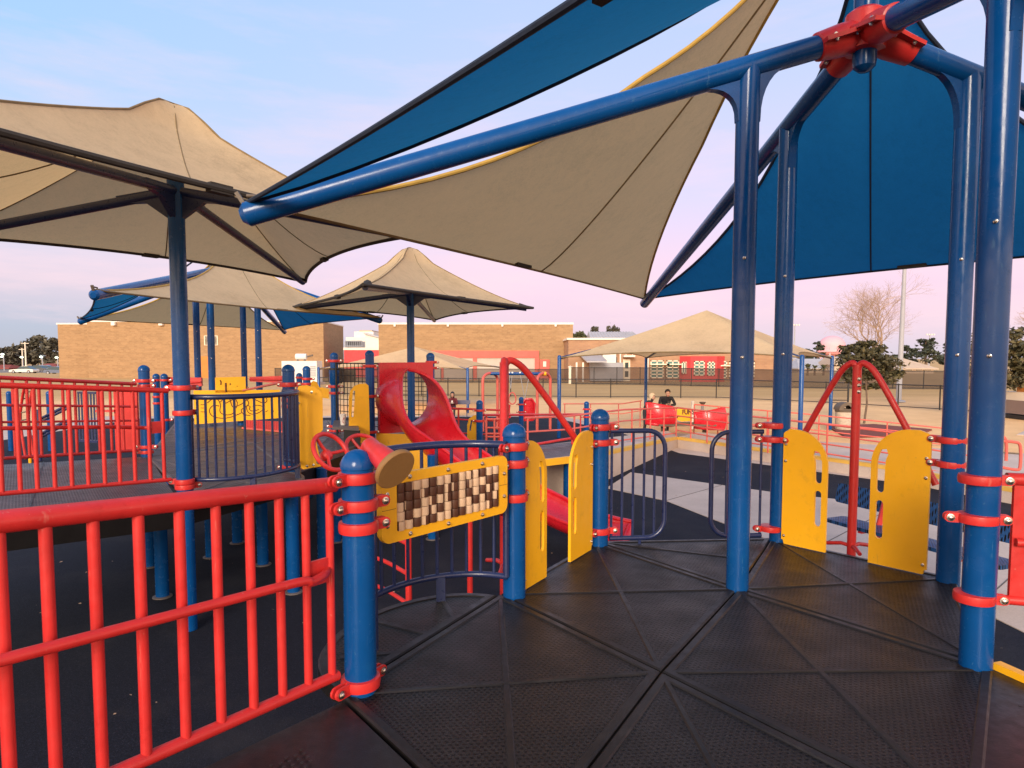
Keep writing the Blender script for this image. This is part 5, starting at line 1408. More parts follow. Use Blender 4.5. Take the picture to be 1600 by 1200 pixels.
# red roof-like beams between the far canopy posts
for px0, px1, a0, a1_, b0_, b1_, Y_, lab in ((258, 316, 589, 590, 612, 603, 12.7, 'red beam panel left of the yellow drawing panel'), (391, 447, 589, 587, 596, 599, 13.2, 'red beam panel right of the yellow drawing panel')):
    t, o, w, W = board('red_beam_panel', lab, 'panel', px0, px1, a0, a1_, b0_, b1_, Y_, Y_, 'red', .05)
    MB().tube([o + u * at(0, (a0 + b0_) / 2, Y_).z + V((0, -.04, 0)), o + w * W + u * at(0, (a1_ + b1_) / 2, Y_).z + V((0, -.04, 0))], .02, 8).build('rail', M['red'], t)

# yellow drawing panel with engraved snaking lines
t, o, w, W = board('drawing_panel', 'wide yellow panel with dark snaking line drawing behind navy bars', 'activity panel', 304, 438, 610, 609, 663, 653, 11.6, 12.1, 'yellow', .025)
zt0 = at(0, 587, 11.8).z; zb0 = at(0, 613, 11.8).z
xs_ = lambda px: (px - 304) / 134 * W
MB().plate(o, w, u, [(xs_(337), zb0 - .004), (xs_(384), zb0 - .004), (xs_(384), zt0 - .02), (xs_(337), zt0 - .03)], (), .025).build('upper_board', M['yellow'], t)
zz = lambda py: at(0, py, 11.8).z
ln = MB(); nn_ = V((w.y, -w.x, 0))
def draw(pts, r=.0075):
    ln.tube(smooth_path([o + w * xs_(x) + u * zz(y) + nn_ * .0135 for x, y in pts], 5), r, 6)
draw([(324, 629), (332, 623), (340, 624), (344, 632), (343, 642), (348, 647), (358, 648), (364, 645)])
draw([(342, 634), (333, 633), (327, 640), (331, 649), (345, 653), (358, 652), (370, 648), (377, 645)])
draw([(344, 628), (351, 621), (358, 623), (361, 632), (364, 636), (376, 632), (384, 626), (392, 622), (400, 619), (412, 620), (417, 626), (412, 631), (400, 626), (393, 622)])
draw([(352, 630), (362, 625), (374, 621), (384, 624), (388, 631), (382, 637), (376, 641), (380, 648), (390, 650)])
draw([(368, 638), (370, 630), (368, 624)]); draw([(386, 634), (390, 636), (389, 640), (393, 643), (404, 641)])
draw([(384, 635), (386, 644), (394, 648), (405, 645), (412, 638), (402, 634), (394, 636)])
for y_ in (623, 631, 636, 642): draw([(314, y_), (318, y_ + .5), (321, y_ - .3)], .006)
draw([(344.6, 594), (346, 597), (345.4, 601)], .011); draw([(353, 598), (353, 612)], .016); draw([(359.6, 599), (360.2, 601)], .010); draw([(370, 603), (371, 604)], .006)
draw([(414, 645), (418, 643)], .006); draw([(425, 640), (427, 645), (424, 645)], .006)
ln.build('line_drawing', M['ink'], t)
# red slatted low guard under its right end
A_, B_ = at(383, 655, 10.9), at(441, 654, 10.6); h0 = .14
t = thing('slatted_guard', 'low red slatted guard below the right end of the drawing panel', 'guard rail', A_)
zb_ = at(0, 670, 10.8).z
for k in range(24): q_ = A_.lerp(B_, k / 23); MB().bar(V((q_.x, q_.y, zb_)), V((q_.x, q_.y, at(0, 657, 10.8).z)), .02, .016).build('slat', M['red'], t)
MB().tube([V((A_.x - .05, A_.y, zb_)), V((B_.x + .05, B_.y, zb_ - .03))], .018, 10).build('bottom_rail', M['pink_red'], t)
A_, B_ = at(380, 610, 10.9), at(446, 596, 7.3); MB().tube([A_, B_], .016, 10).build('top_rail', M['pink_red'], t)

# navy curved guard from the canopy post to the next post
arc_guard('curved_guard', 'navy curved bar guard on the front edge of the left deck', P8, B['b452'], .46, L, .86, 21, (P8 + B['b452']) / 2 + nA, r_top=.024, r_bar=.0115)

# big wavy yellow panel on that post and smaller yellow pieces behind
def shape(label, pts, Y, th=.022, name='handhold_panel', slots=(), dy=0.0, mat='yellow', cat='panel', group='yellow handhold panels of the left deck'):
    """board cut to an outline, standing at distance Y (dy: how much its right side recedes)"""
    c = pts[0]; Q = [at(x, y, Y) for x, y in pts]; o_ = V((Q[0].x, Y, 0)); w_ = V((1, dy, 0)).normalized(); kx = sqrt(1 + dy * dy)
    t = thing(name, label, cat, Q[0], group)
    loc = lambda l: [((q.x - o_.x) * kx, q.z) for q in l]
    MB().plate(o_, w_, u, loc(Q), [loc([at(x, y, Y) for x, y in s]) for s in slots], th).build('board', M[mat], t, smooth=30)
    return t
def slot(x0, y0, x1, y1, r): 
    n = 5; return [(x0 - r, y0), (x0 - r * .7, y0 - r * .8), (x0, y0 - r), (x0 + r * .7, y0 - r * .8), (x0 + r, y0), (x1 + r, y1), (x1 + r * .7, y1 + r * .8), (x1, y1 + r), (x1 - r * .7, y1 + r * .8), (x1 - r, y1)]
t = shape('large wavy edged yellow panel beside the capped post above the steering wheel', [(465, 606), (467, 603), (478, 602), (490, 605), (499, 612), (501.5, 622), (502, 672), (499, 676), (494, 679), (492, 684), (493, 694), (496, 708), (499, 720), (504, 723), (504, 729), (486, 731.5), (474, 733.5), (470, 731), (468, 722), (466, 720)], 6.95, dy=.25)
k = Bits()
for px, py in ((480, 728), (490, 726.5), (467, 630), (487, 613)): q = at(px, py, 6.9); bolt(k, q, (0, -1, 0), .009)
k.build('bolt', M['steel'], t)
shape('narrow yellow panel just behind the large wavy one', [(486, 598), (489, 595), (494, 597), (500, 610), (502, 640), (496, 640), (488, 640)], 8.4, dy=.4)
shape('small yellow board with red knobs left of the wire grid post', [(499, 606), (503, 605), (513, 608), (513.5, 623), (500, 621)], 9.6, dy=.2)
shape('yellow slotted panel left of the red slide hood', [(545, 665), (545, 622), (547, 611), (553, 603), (561, 600), (570, 599.5), (574, 603), (575, 640), (576, 690), (574, 692), (572, 720), (556, 720), (556, 673), (548, 671)], 9.35, slots=[slot(552.5, 612, 550.3, 650, 1.7)], dy=.3)
shape('yellow board below the red slide hood', [(588, 677), (668, 679), (668, 745), (588, 740)], 9.75, name='yellow_board', group='')
shape('yellow slotted panel on the post right of the red slide', [(730, 688), (730, 664), (733, 654), (740, 649), (748.5, 648), (749, 690)], 12.8, slots=[slot(737, 657, 734.5, 672, 1.2)])
shape('yellow board under the red slide chute seen through the curved guard', [(585, 702), (666, 700), (690, 735), (672, 745), (585, 745)], 9.0, name='yellow_board', group='')

# steering wheels on a bar
def wheel(label, c, nrm, r, name='steering_wheel'):
    nrm = V(nrm).normalized(); a = V((0, 0, 1)); x = (a - nrm * a.dot(nrm)).normalized(); y = nrm.cross(x)
    t = thing(name, label, 'steering wheel', c, 'red play steering wheels')
    MB().tube([c + x * (r * cos(2 * pi * k / 32)) + y * (r * sin(2 * pi * k / 32)) for k in range(32)], r * .115, 10, closed=True).build('rim', M['red'], t)
    b = MB()
    for k in range(3):
        a_ = 2 * pi * k / 3 + .5; b.tube([c - nrm * .045, c - nrm * .03 + (x * cos(a_) + y * sin(a_)) * r * .5, c + (x * cos(a_) + y * sin(a_)) * r], r * .085, 8)
    b.build('spoke', M['red'], t)
    MB().lathe(c - nrm * .05, [(.0, -.05), (r * .28, -.05), (r * .30, 0), (r * .2, .02), (0, .025)], 16, nrm).build('hub', M['red'], t)
    MB().tube([c - nrm * .09, c - nrm * .22], .022, 10).build('shaft', M['bin_lid'], t)
wheel('red steering wheel between wavy yellow panel and nearest post cap', at(517, 706, 6.6), (.72, -.42, .55), .205)
wheel('red steering wheel half hidden behind the nearest post cap', at(569, 702, 7.2), (.45, -.55, .72), .20)

# black counter with a paper cup
t = thing('counter_shelf', 'dark shelf counter with hanging front beside the yellow slotted panel', 'shelf', at(520, 665, 9.3))
q = [at(519, 667, 9.2), at(561, 674, 9.0), at(556, 664, 10.2), at(522, 662, 10.2)]; zc = q[0].z
MB().add([(p_.x, p_.y, zc) for p_ in q] + [(p_.x, p_.y, zc - .035) for p_ in q], [(0, 1, 2, 3), (7, 6, 5, 4), (0, 4, 5, 1), (1, 5, 6, 2), (2, 6, 7, 3), (3, 7, 4, 0)]).build('shelf_top', M['deck_grey_rib'], t, smooth=0)
a_, c_ = at(537, 668, 9.15), at(562, 668, 9.05)
MB().add([(a_.x, a_.y, zc - .036), (c_.x, c_.y, zc - .036), (c_.x, c_.y, L - .25), (a_.x, a_.y, L - .25), (a_.x, a_.y + .04, zc - .036), (c_.x, c_.y + .04, zc - .036), (c_.x, c_.y + .04, L - .25), (a_.x, a_.y + .04, L - .25)],
         [(3, 2, 1, 0), (4, 5, 6, 7), (0, 1, 5, 4), (1, 2, 6, 5), (2, 3, 7, 6), (3, 0, 4, 7)]).build('front_board', M['black'], t)
cp = at(536, 660, 9.45); zcup = zc + .001; sc_ = 1.0
t = thing('paper_cup', 'white paper cup with small red script print on the dark shelf', 'cup', (cp.x, cp.y, zcup))
MB().lathe((cp.x, cp.y, zcup), [(.033, 0), (.047, .148), (.049, .150), (.049, .156), (.044, .156), (.043, .150), (.031, .01)], 22).build('cup', M['cup'], t)
lg = MB()
def onc(a, z): r_ = .033 + .014 * z / .15 + .0012; return V((cp.x + r_ * cos(a), cp.y + r_ * sin(a), zcup + z))
a0 = -pi / 2
lg.tube(smooth_path([onc(a0 + .55 - .30 * 0, .085), onc(a0 + .35, .092), onc(a0 + .12, .075), onc(a0 + .08, .05), onc(a0 + .28, .03), onc(a0 + .52, .042), onc(a0 + .60, .055)], 5), .0024, 6)
lg.tube(smooth_path([onc(a0 + .35, .092), onc(a0 + .42, .104), onc(a0 + .52, .098), onc(a0 + .60, .108), onc(a0 + .68, .095)], 4), .0026, 6)
lg.ball(onc(a0 + .46, .078), .004); lg.build('script_mark', M['cup_red'], t)

# blue lidded tumbler-like collar on the post left of the grid
q = B['b522']; z0 = at(0, 600, q.y).z; z1 = at(0, 576, q.y).z
t = thing('post_sleeve', 'blue sleeve with black rim and loop handle on the post left of the wire grid', 'sleeve', (q.x, q.y, z0))
MB().lathe((q.x, q.y, 0), [(R5 + .004, z0), (R5 + .018, z0 + .02), (R5 + .022, z1 - .02), (R5 + .004, z1 - .015)], 20).build('sleeve', M['blue'], t)
MB().lathe((q.x, q.y, 0), [(R5 + .004, z1 - .022), (R5 + .028, z1 - .02), (R5 + .028, z1 + .006), (R5 + .004, z1 + .008)], 20).build('rim', M['black'], t)
MB().tube(smooth_path([(q.x + .08, q.y - .05, z1), (q.x + .13, q.y - .06, z1 - .01), (q.x + .15, q.y - .06, z1 - .12), (q.x + .13, q.y - .06, z1 - .22), (q.x + .10, q.y - .05, z1 - .20), (q.x + .10, q.y - .05, z1 - .05)], 4), .011, 8).build('handle', M['black'], t)

# black wire grids
def wire_grid(label, pxa, pxb, yt, yb, Ya, Yb, step):
    A, C = at(pxa, yb, Ya), at(pxb, yb, Yb); zt_ = at(pxa, yt, Ya).z; zb = A.z; w_ = flat2(C - A); W_ = w_.length; w_.normalize(); o_ = flat2(A)
    t = thing('wire_grid_panel', label, 'grid panel', A, 'black wire grids of the slide tower')
    b = MB(); b.tube([o_ + u * zb, o_ + u * zt_, o_ + w_ * W_ + u * zt_, o_ + w_ * W_ + u * zb, o_ + u * zb], .017, 8); b.build('frame', M['black'], t)
    b = MB(); n = max(2, round(W_ / step))
    for k in range(1, n): b.tube([o_ + w_ * (W_ * k / n) + u * zb, o_ + w_ * (W_ * k / n) + u * zt_], .006, 5)
    m = max(2, round((zt_ - zb) / step))
    for k in range(1, m): b.tube([o_ + u * (zb + (zt_ - zb) * k / m), o_ + w_ * W_ + u * (zb + (zt_ - zb) * k / m)], .006, 5)
    b.build('wire_mesh', M['black'], t)
wire_grid('black wire grid between two capped posts left of the slide hood', 527, 592, 567.5, 688, 10.55, 9.9, .095)
wire_grid('black wire grid seen through the red slide arch', 628, 668, 567.5, 654, 12.2, 12.0, .085)
t, o, w, W = board('dark_board', 'small dark brown board behind the wire grid', 'panel', 531, 556, 577, 577, 597, 597, 10.9, 10.9, 'bin_lid', .02)

# ------------------------------------------------------------------ red slide with arched hood
def slide():
    pc_ = at(635, 621, 9.98); t = thing('slide', 'large glossy red slide with arched entrance hood and long chute', 'slide', (pc_.x, pc_.y, 0))
    path = smooth_path([pc_ + V((-.06, .06, .0)), (pc_.x + .20, pc_.y - .34, pc_.z - .05), (pc_.x + .56, 9.22, 1.40), (-.52, 8.95, 1.04), (.12, 8.62, .70), (.62, 8.28, .50), (1.02, 8.02, .395), (1.30, 7.85, .37)], 9)
    n = len(path); m = 28; vs, vo = [], []; fs = []
    R0, R1 = .42, .36
    rows, rowo = [], []
    for i, p_ in enumerate(path):
        s = i / (n - 1); tn = (path[min(i + 1, n - 1)] - path[max(i - 1, 0)]).normalized()
        sd_ = V((tn.y, -tn.x, 0)).normalized(); up = sd_.cross(tn).normalized(); up = up if up.z > 0 else -up
        # half angle of the section: full tunnel at the hood, opening to a trough
        if s < .055: A = pi
        elif s < .27: k_ = (s - .055) / .215; k_ = k_ * k_ * (3 - 2 * k_); A = pi + (radians(92) - pi) * k_ ** .62
        else: A = radians(92)
        R = R0 + (R1 - R0) * min(1, s / .3)
        flat = min(1, max(0, (s - .30) / .3)); end = max(0, (s - .88) / .12)
        for lst, rr_ in ((rows, R), (rowo, R + .022)):
            row = []
            for j in range(m + 1):
                a = -A + 2 * A * j / m
                ca = cos(a); x_ = sin(a) * rr_; z_ = -ca * rr_
                z_ = z_ * (1 - .42 * flat) - .10 * flat * 0
                if end and z_ > -.12: z_ = z_ * (1 - .6 * end)
                row.append(p_ + sd_ * x_ + up * z_)
            lst.append(row)
    b = MB(); W_ = m + 1
    vs = [q for r_ in rows for q in r_] + [q for r_ in rowo for q in r_]; off = n * W_
    for i in range(n - 1):
        for j in range(m):
            a = i * W_ + j; fs.append((a, a + 1, a + W_ + 1, a + W_)); fs.append((off + a + W_, off + a + W_ + 1, off + a + 1, off + a))
        fs.append((i * W_, (i + 1) * W_, off + (i + 1) * W_, off + i * W_)); fs.append(((i + 1) * W_ + m, i * W_ + m, off + i * W_ + m, off + (i + 1) * W_ + m))
    for j in range(m):
        fs.append((j, off + j, off + j + 1, j + 1)); a = (n - 1) * W_ + j; fs.append((a + 1, off + a + 1, off + a, a))
    b.add(vs, fs); ch = b.build('chute', M['slide_red'], t, smooth=50)
    # rolled lip along both edges
    for j, nm in ((0, 'edge_lip'), (m, 'edge_lip')):
        pts = [(rows[i][j] + rowo[i][j]) / 2 for i in range(n) if i / (n - 1) >= .05]
        MB().tube(pts, .026, 10).build(nm, M['slide_red'], ch)
    b = MB(); i = int(n * .47)
    b.tube([rowo[i][j] for j in range(m + 1)], .016, 8); b.build('joint_rib', M['slide_red'], ch)
    # end knob
    e = rows[-1]; b = MB(); b.tube([e[4], e[9], e[14], e[19], e[24]], [.045, .055, .06, .055, .045], 12); b.build('exit_lip', M['slide_red'], ch)
    # square hood plate with round hole
    A_, C_ = at(592.5, 676, 9.78), at(676, 676, 10.42); w_ = flat2(C_ - A_); W2 = w_.length; w_.normalize(); zt_ = at(592, 566.5, 9.78).z
    z0 = A_.z
    hole = [(W2 * .52 + .42 * cos(2 * pi * k / 28), pc_.z - z0 + .42 * sin(2 * pi * k / 28)) for k in range(28)]
    MB().plate(flat2(A_) + u * z0, w_, u, rrect(0, -.02, W2, zt_ - z0, .03, 4), [hole], .05).build('hood_plate', M['slide_red'], t)
    for s_i in (.62, .86):
        i = int(n * s_i); q = rowo[i][m // 2]; MB().tube([(q.x, q.y, 0), (q.x, q.y, q.z + .01)], .045, 12).build('leg', M['blue'], t)
slide()

# red ladder frame standing on the rubber below the near balcony
def ladder(label, a, c, ztop, n):
    a, c = V(a), V(c); t = thing('ladder', label, 'ladder', (a + c) / 2)
    for q in (a, c): MB().tube([q, q + u * ztop], .026, 10).build('rail', M['red'], t)
    m_ = (a + c) / 2; bul = V((-.12, .22, 0))
    for k in range(n):
        z = ztop * (k + .8) / (n + .3); MB().tube(smooth_path([a + u * z, a.lerp(c, .3) + bul + u * z, a.lerp(c, .7) + bul + u * z, c + u * z], 5), .017, 8).build('rung', M['red'], t)
a_ = gr(588, 985, 0); c_ = gr(634, 965, 0)
ladder('red curved rung ladder seen through the navy curved guard', V((a_.x - .02, 5.55, 0)), V((xat(635, 5.2), 5.2, 0)), 1.05, 4)
q = V((xat(733, 5.9), 5.9, 0)); t = thing('red_pole', 'single red pole rising under the bead panel right half', 'pole', q)
MB().tube([q, q + u * 1.35], .026, 12).build('shaft', M['red'], t); MB().lathe(q, [(.07, 0), (.07, .01), (.03, .014)], 14).build('foot_ring', M['red'], t)

# things beyond the left ramp
for px, lab in ((11, 'blue capped post at far left edge beyond the ramp'), (73.5, 'second blue capped post beyond the ramp')):
    Y_ = 17.2; q = spot(px, Y_); deck_post(lab, q, at(0, 611, Y_).z, group='blue posts beyond the ramp')
q0, q1 = spot(120, 15.2), spot(149, 15.0); zt_, zb = at(0, 614, 15).z, at(0, 690, 15).z
t = thing('bar_guard', 'navy bar guard standing beyond the left ramp railings', 'guard rail', q0)
MB().bar(q0 + u * zt_, q1 + u * zt_, .06, .05).build('top_rail', M['navy'], t); MB().bar(q0 + u * zb, q1 + u * zb, .06, .05).build('bottom_rail', M['navy'], t)
for k in range(7): q_ = q0.lerp(q1, k / 6); MB().bar(q_ + u * zb, q_ + u * zt_, .035, .02).build('bar', M['navy'], t)
t = thing('balance_rail', 'pair of slanting navy rails beyond the left ramp', 'rail', spot(60, 15.6))
for dy_ in (0, 24): MB().tube([at(52, 660 + dy_, 15.8), at(108, 632 + dy_, 15.2)], .035, 10).build('rail', M['navy'], t); MB().tube([at(54, 664 + dy_, 15.8), at(108, 637 + dy_, 15.2)], .028, 10).build('rail', M['navy'], t)
for px in (56, 104): q_ = spot(px, 15.5); MB().tube([q_, q_ + u * at(0, 640, 15.5).z], .035, 10).build('leg', M['navy'], t)
t = thing('arched_ladder', 'red arched ladder with thin rungs beyond the left ramp', 'climber', spot(40, 15.6))
for px in (33, 46): MB().tube(smooth_path([spot(px, 15.8), at(px - 1, 660, 15.8), at(px + 1, 628, 15.7), at(px + 5, 605, 15.5)], 5), .03, 10).build('rail', M['red'], t)
for y_ in (612, 621, 630, 642, 654, 668): MB().tube([at(33, y_ + 3, 15.7), at(47, y_, 15.7)], .014, 6).build('rung', M['bin_lid'], t)
for px0, px1, lab in ((37.5, 42, 'small yellow orange drum lying beyond the ramp'), (46.5, 52, 'taller yellow orange spring seat beyond the ramp')):
    q_ = spot((px0 + px1) / 2, 15.0); t = thing('play_drum', lab, 'play drum', q_); r_ = (px1 - px0) / 2 * 15.0 / FOC
    hz_ = .30 if px0 < 40 else .40
    MB().lathe(q_, [(r_ * .8, 0), (r_, .03), (r_, hz_ - .04), (r_ * .7, hz_)], 14).build('body', M['yellow'], t); MB().lathe(q_ + u * hz_, [(r_ * .75, -.01), (r_ * .5, .03), (.01, .05)], 14).build('cap', M['yellow'], t)
# ================================================================== middle ground and right side
def pipe_rail(name, label, tops, zb, posts, mids=(), mat='pink_red', r=.021, bottom=None, rp=.019, group=None, base=0.0):
    """pipe railing along a polyline of top points; posts at fractions along it"""
    tops = [V(q) for q in tops]; t = thing(name, label, 'railing', (tops[0].x, tops[0].y, base), group)
    MB().tube(tops, r, 10).build('top_rail', M[mat], t)
    for dz in mids: MB().tube([q - u * dz for q in tops], r * .8, 9).build('mid_rail', M[mat], t)
    L_ = [0]
    for a, b in zip(tops, tops[1:]): L_.append(L_[-1] + (b - a).length)
    for k in posts:
        s = k * L_[-1]
        for i in range(len(tops) - 1):
            if s <= L_[i + 1] + 1e-6:
                q = tops[i].lerp(tops[i + 1], (s - L_[i]) / (L_[i + 1] - L_[i])); break
        MB().tube([V((q.x, q.y, zb(q))), q], rp, 9).build('post', M[mat], t)
    return t
# railing along the two concrete walkways, meeting at the corner
def off(p, z, dx=.9, dy=1.1): return V((p[0] + dx, p[1] + dy, z))
K = V((WC.x + .16, WC.y + .35, .28)); H_ = .78
ra = RL1 + V((-.80, 1.16, 0)); rb_ = RL2 + V((-.8, 1.05, 0))
Kt = at(1057, 637, K.y)
pipe_rail('pipe_railing', 'pink pipe railing along the sloping concrete ramp left of the walkway corner', [Kt, at(975, 640, 15.2), at(885, 650.5, 13.0), at(820, 653, 12.2)], lambda q: .24 + .06 * max(0, 16.5 - q.y) * .9,
          (0, .13, .26, .42, .62, .80, .99), (.26, .70))
pipe_rail('pipe_railing', 'pink pipe railing along the right hand concrete walkway', [Kt + V((.03, 0, 0)), at(1150, 648, 15.6), at(1300, 664, 13.9), at(1412, 678, 12.9), at(1560, 700, 11.9)], lambda q: .26, (.09, .19, .30, .45, .62, .80, .97), (.22, .42, .62))
pipe_rail('pipe_railing', 'thin brownish far railing behind the fun ride and bins', [at(880, 631, 24), at(972, 631, 23.4), at(1003, 626, 23.5)], lambda q: -.02, (.02, .35, .7, .98), (.35,), r=.019)
pipe_rail('pipe_railing', 'far pink railing running right behind the red ride to the bin', [at(1085, 632, 20.5), at(1150, 638, 20.2), at(1250, 646, 19.6), at(1390, 660, 18.8), at(1500, 672, 18.2)], lambda q: -.02, (0, .10, .3, .5, .75, 1), (.22, .45), r=.019)
pipe_rail('pipe_railing', 'red pipe railing from slide tower to the small post beside the pink ramp', [at(676, 637, 13.6), at(757, 640, 13.4), at(790, 641, 13.6)], lambda q: .0, (.05, .35, .66, .98), (.22, .5), mat='red')
pipe_rail('pipe_railing', 'red top railing between two small capped posts behind the red climber', [at(756, 648.5, 12.8), at(830, 648, 14.5), at(912, 647.5, 16.9)], lambda q: .05, (.02, .12, .96), (), mat='red', r=.026)
t = pipe_rail('pipe_railing', 'short pinkish red railing frame behind the red climber pole', [at(759, 655, 12.4), at(786, 655, 12.4)], lambda q: .1, (.02, .5, .98), (.16, .27, .33), mat='pink_red')
pipe_rail('kerb_pipe', 'low red pipe along the ramp edge behind the yellow panels', [at(838, 694, 10.6), at(897, 684, 11.2)], lambda q: .6, (.05, .95), (), mat='red', r=.022)
t = thing('hoop_railing', 'pink hoop end of a railing at the right picture edge', 'railing', gr(1590, 735, 0))
Y_ = 9.9
MB().tube(smooth_path([at(1561, 745, Y_), at(1561, 690, Y_), at(1566, 682, Y_), at(1572, 690, Y_), at(1572, 720, Y_)], 4), .022, 10).build('hoop', M['pink_red'], t)
MB().tube(smooth_path([at(1563, 689, Y_), at(1586, 691, Y_), at(1594, 697, Y_), at(1594, 728, Y_), at(1588, 734, Y_), at(1560, 729, Y_)], 4), .022, 10).build('hoop', M['pink_red'], t)
MB().tube([at(1566, 707, Y_), at(1592, 709, Y_)], .012, 8).build('rung', M['bin_lid'], t)
# small capped posts by the ramps
for px, top, Y_, lab in ((749, 625, 12.7, 'small capped blue post right of the red slide chute'), (814.5, 620, 17.5, 'distant slim capped blue post behind the red climber'), (917, 627, 16.9, 'slim capped blue post at the end of the red top railing')):
    q = V((xat(px, Y_), Y_, 0)); z = at(0, top, Y_).z; t = deck_post(lab, q, z, group='capped posts by the pink ramp')
    for dz in (.20, .40): clamp(t, q.x, q.y, z - dz, [0, pi])
# low dark deck beyond the yellow panels, with yellow edge
t = thing('ramp_landing', 'dark landing with yellow front edge between the two yellow panels', 'deck', at(860, 715, 9.6))
q = [at(818, 722, 9.3), at(905, 710, 9.9), at(910, 690, 11.6), at(838, 696, 11.0)]; z_ = at(0, 716, 9.6).z
b = MB(); b.add([(p_.x, p_.y, z_) for p_ in q] + [(p_.x, p_.y, z_ - .06) for p_ in q], [(0, 1, 2, 3), (7, 6, 5, 4), (0, 4, 5, 1), (1, 5, 6, 2), (2, 6, 7, 3), (3, 7, 4, 0)]); b.build('plate', M['deck_grey'], t, smooth=0)
e0_, e1_ = V((q[0].x, q[0].y - .03, z_ - .045)), V((q[1].x, q[1].y - .03, z_ - .045)); MB().bar(e0_, e1_, .05, .10).build('edge_bar', M['yellow'], t)
for k in (.15, .8): p_ = e0_.lerp(e1_, k); MB().tube([(p_.x, p_.y + .2, 0), (p_.x, p_.y + .2, z_ - .06)], R5, 14).build('leg', M['blue'], t)
b = MB(); a_, c_ = V((q[2].x - .15, q[2].y + .1, 0)), V((q[3].x, q[3].y + .1, 0)); b.bar(a_ + u * .36, c_ + u * .36, .05, .7); b.build('back_wall', M['concrete'], t)

# perforated bench on the concrete path
def bench():
    a, c = gr(1288, 812, .45), gr(1562, 888, .45); a = V((a.x, a.y, 0)); c = V((c.x, c.y, 0)); d = flat2(c - a).normalized(); n_ = V((-d.y, d.x, 0)); n_ = n_ if n_.y > 0 else -n_
    Lb = (c - a).length; t = thing('bench', 'navy perforated bench with red supports on the pale path', 'bench', (a + c) / 2)
    MB().plate(a + u * .45 + n_ * .16, d, n_, rrect(0, -.16, Lb, .16, .05, 5), (), .04).build('seat', M['navy_perf'], t)
    bk = a + n_ * .40 + u * .60
    MB().plate(bk - d * .20, d, (n_ * .22 + u).normalized(), rrect(0, 0, Lb + .22, .24, .04, 5), (), .035).build('backrest', M['navy_perf'], t)
    for k in (.24, .80):
        o = a + d * (Lb * k)
        b = MB(); b.bar(o + n_ * .28 + u * .02, o + n_ * .30 + u * .43, .055, .055); b.bar(o + n_ * .30 + u * .40, o + n_ * .41 + u * .74, .055, .03); b.bar(o + n_ * .02 + u * .415, o + n_ * .34 + u * .415, .055, .03)
        b.lathe(o + n_ * .28, [(.09, 0), (.09, .012), (.04, .02)], 14); b.build('support', M['red'], t)
M['navy_perf'] = deck_mat('navy_perforated_coating', (.014, .060, .17), .030)
bench()

# distant bench and the figure sitting on it
def far_bench():
    Y_ = 27.2; a, c = V((xat(691, Y_), Y_, 0)), V((xat(734, Y_), Y_, 0)); t = thing('bench', 'grey blue slatted bench far off beside the pale canopy pole', 'bench', (a + c) / 2); d = (c - a).normalized(); Lb = (c - a).length
    z1, z2 = at(0, 639, Y_).z, at(0, 627, Y_).z
    MB().plate(a + u * z1, d, (0, 1, 0), rrect(0, -.2, Lb, .2, .03, 3), (), .05).build('seat', M['grey_bench'], t)
    MB().plate(a + u * (z2 - .14) + V((0, .24, 0)), d, u, rrect(0, 0, Lb, .17, .03, 3), (), .04).build('backrest', M['grey_bench'], t)
    for k in (.12, .88): o = a + d * (Lb * k); b = MB(); b.bar(o + V((0, .1, 0)), o + V((0, .1, z1)), .05, .05); b.bar(o + V((0, .2, z1)), o + V((0, .27, z2)), .05, .03); b.build('support', M['grey_bench'], t)
    return z1
ZB = far_bench()

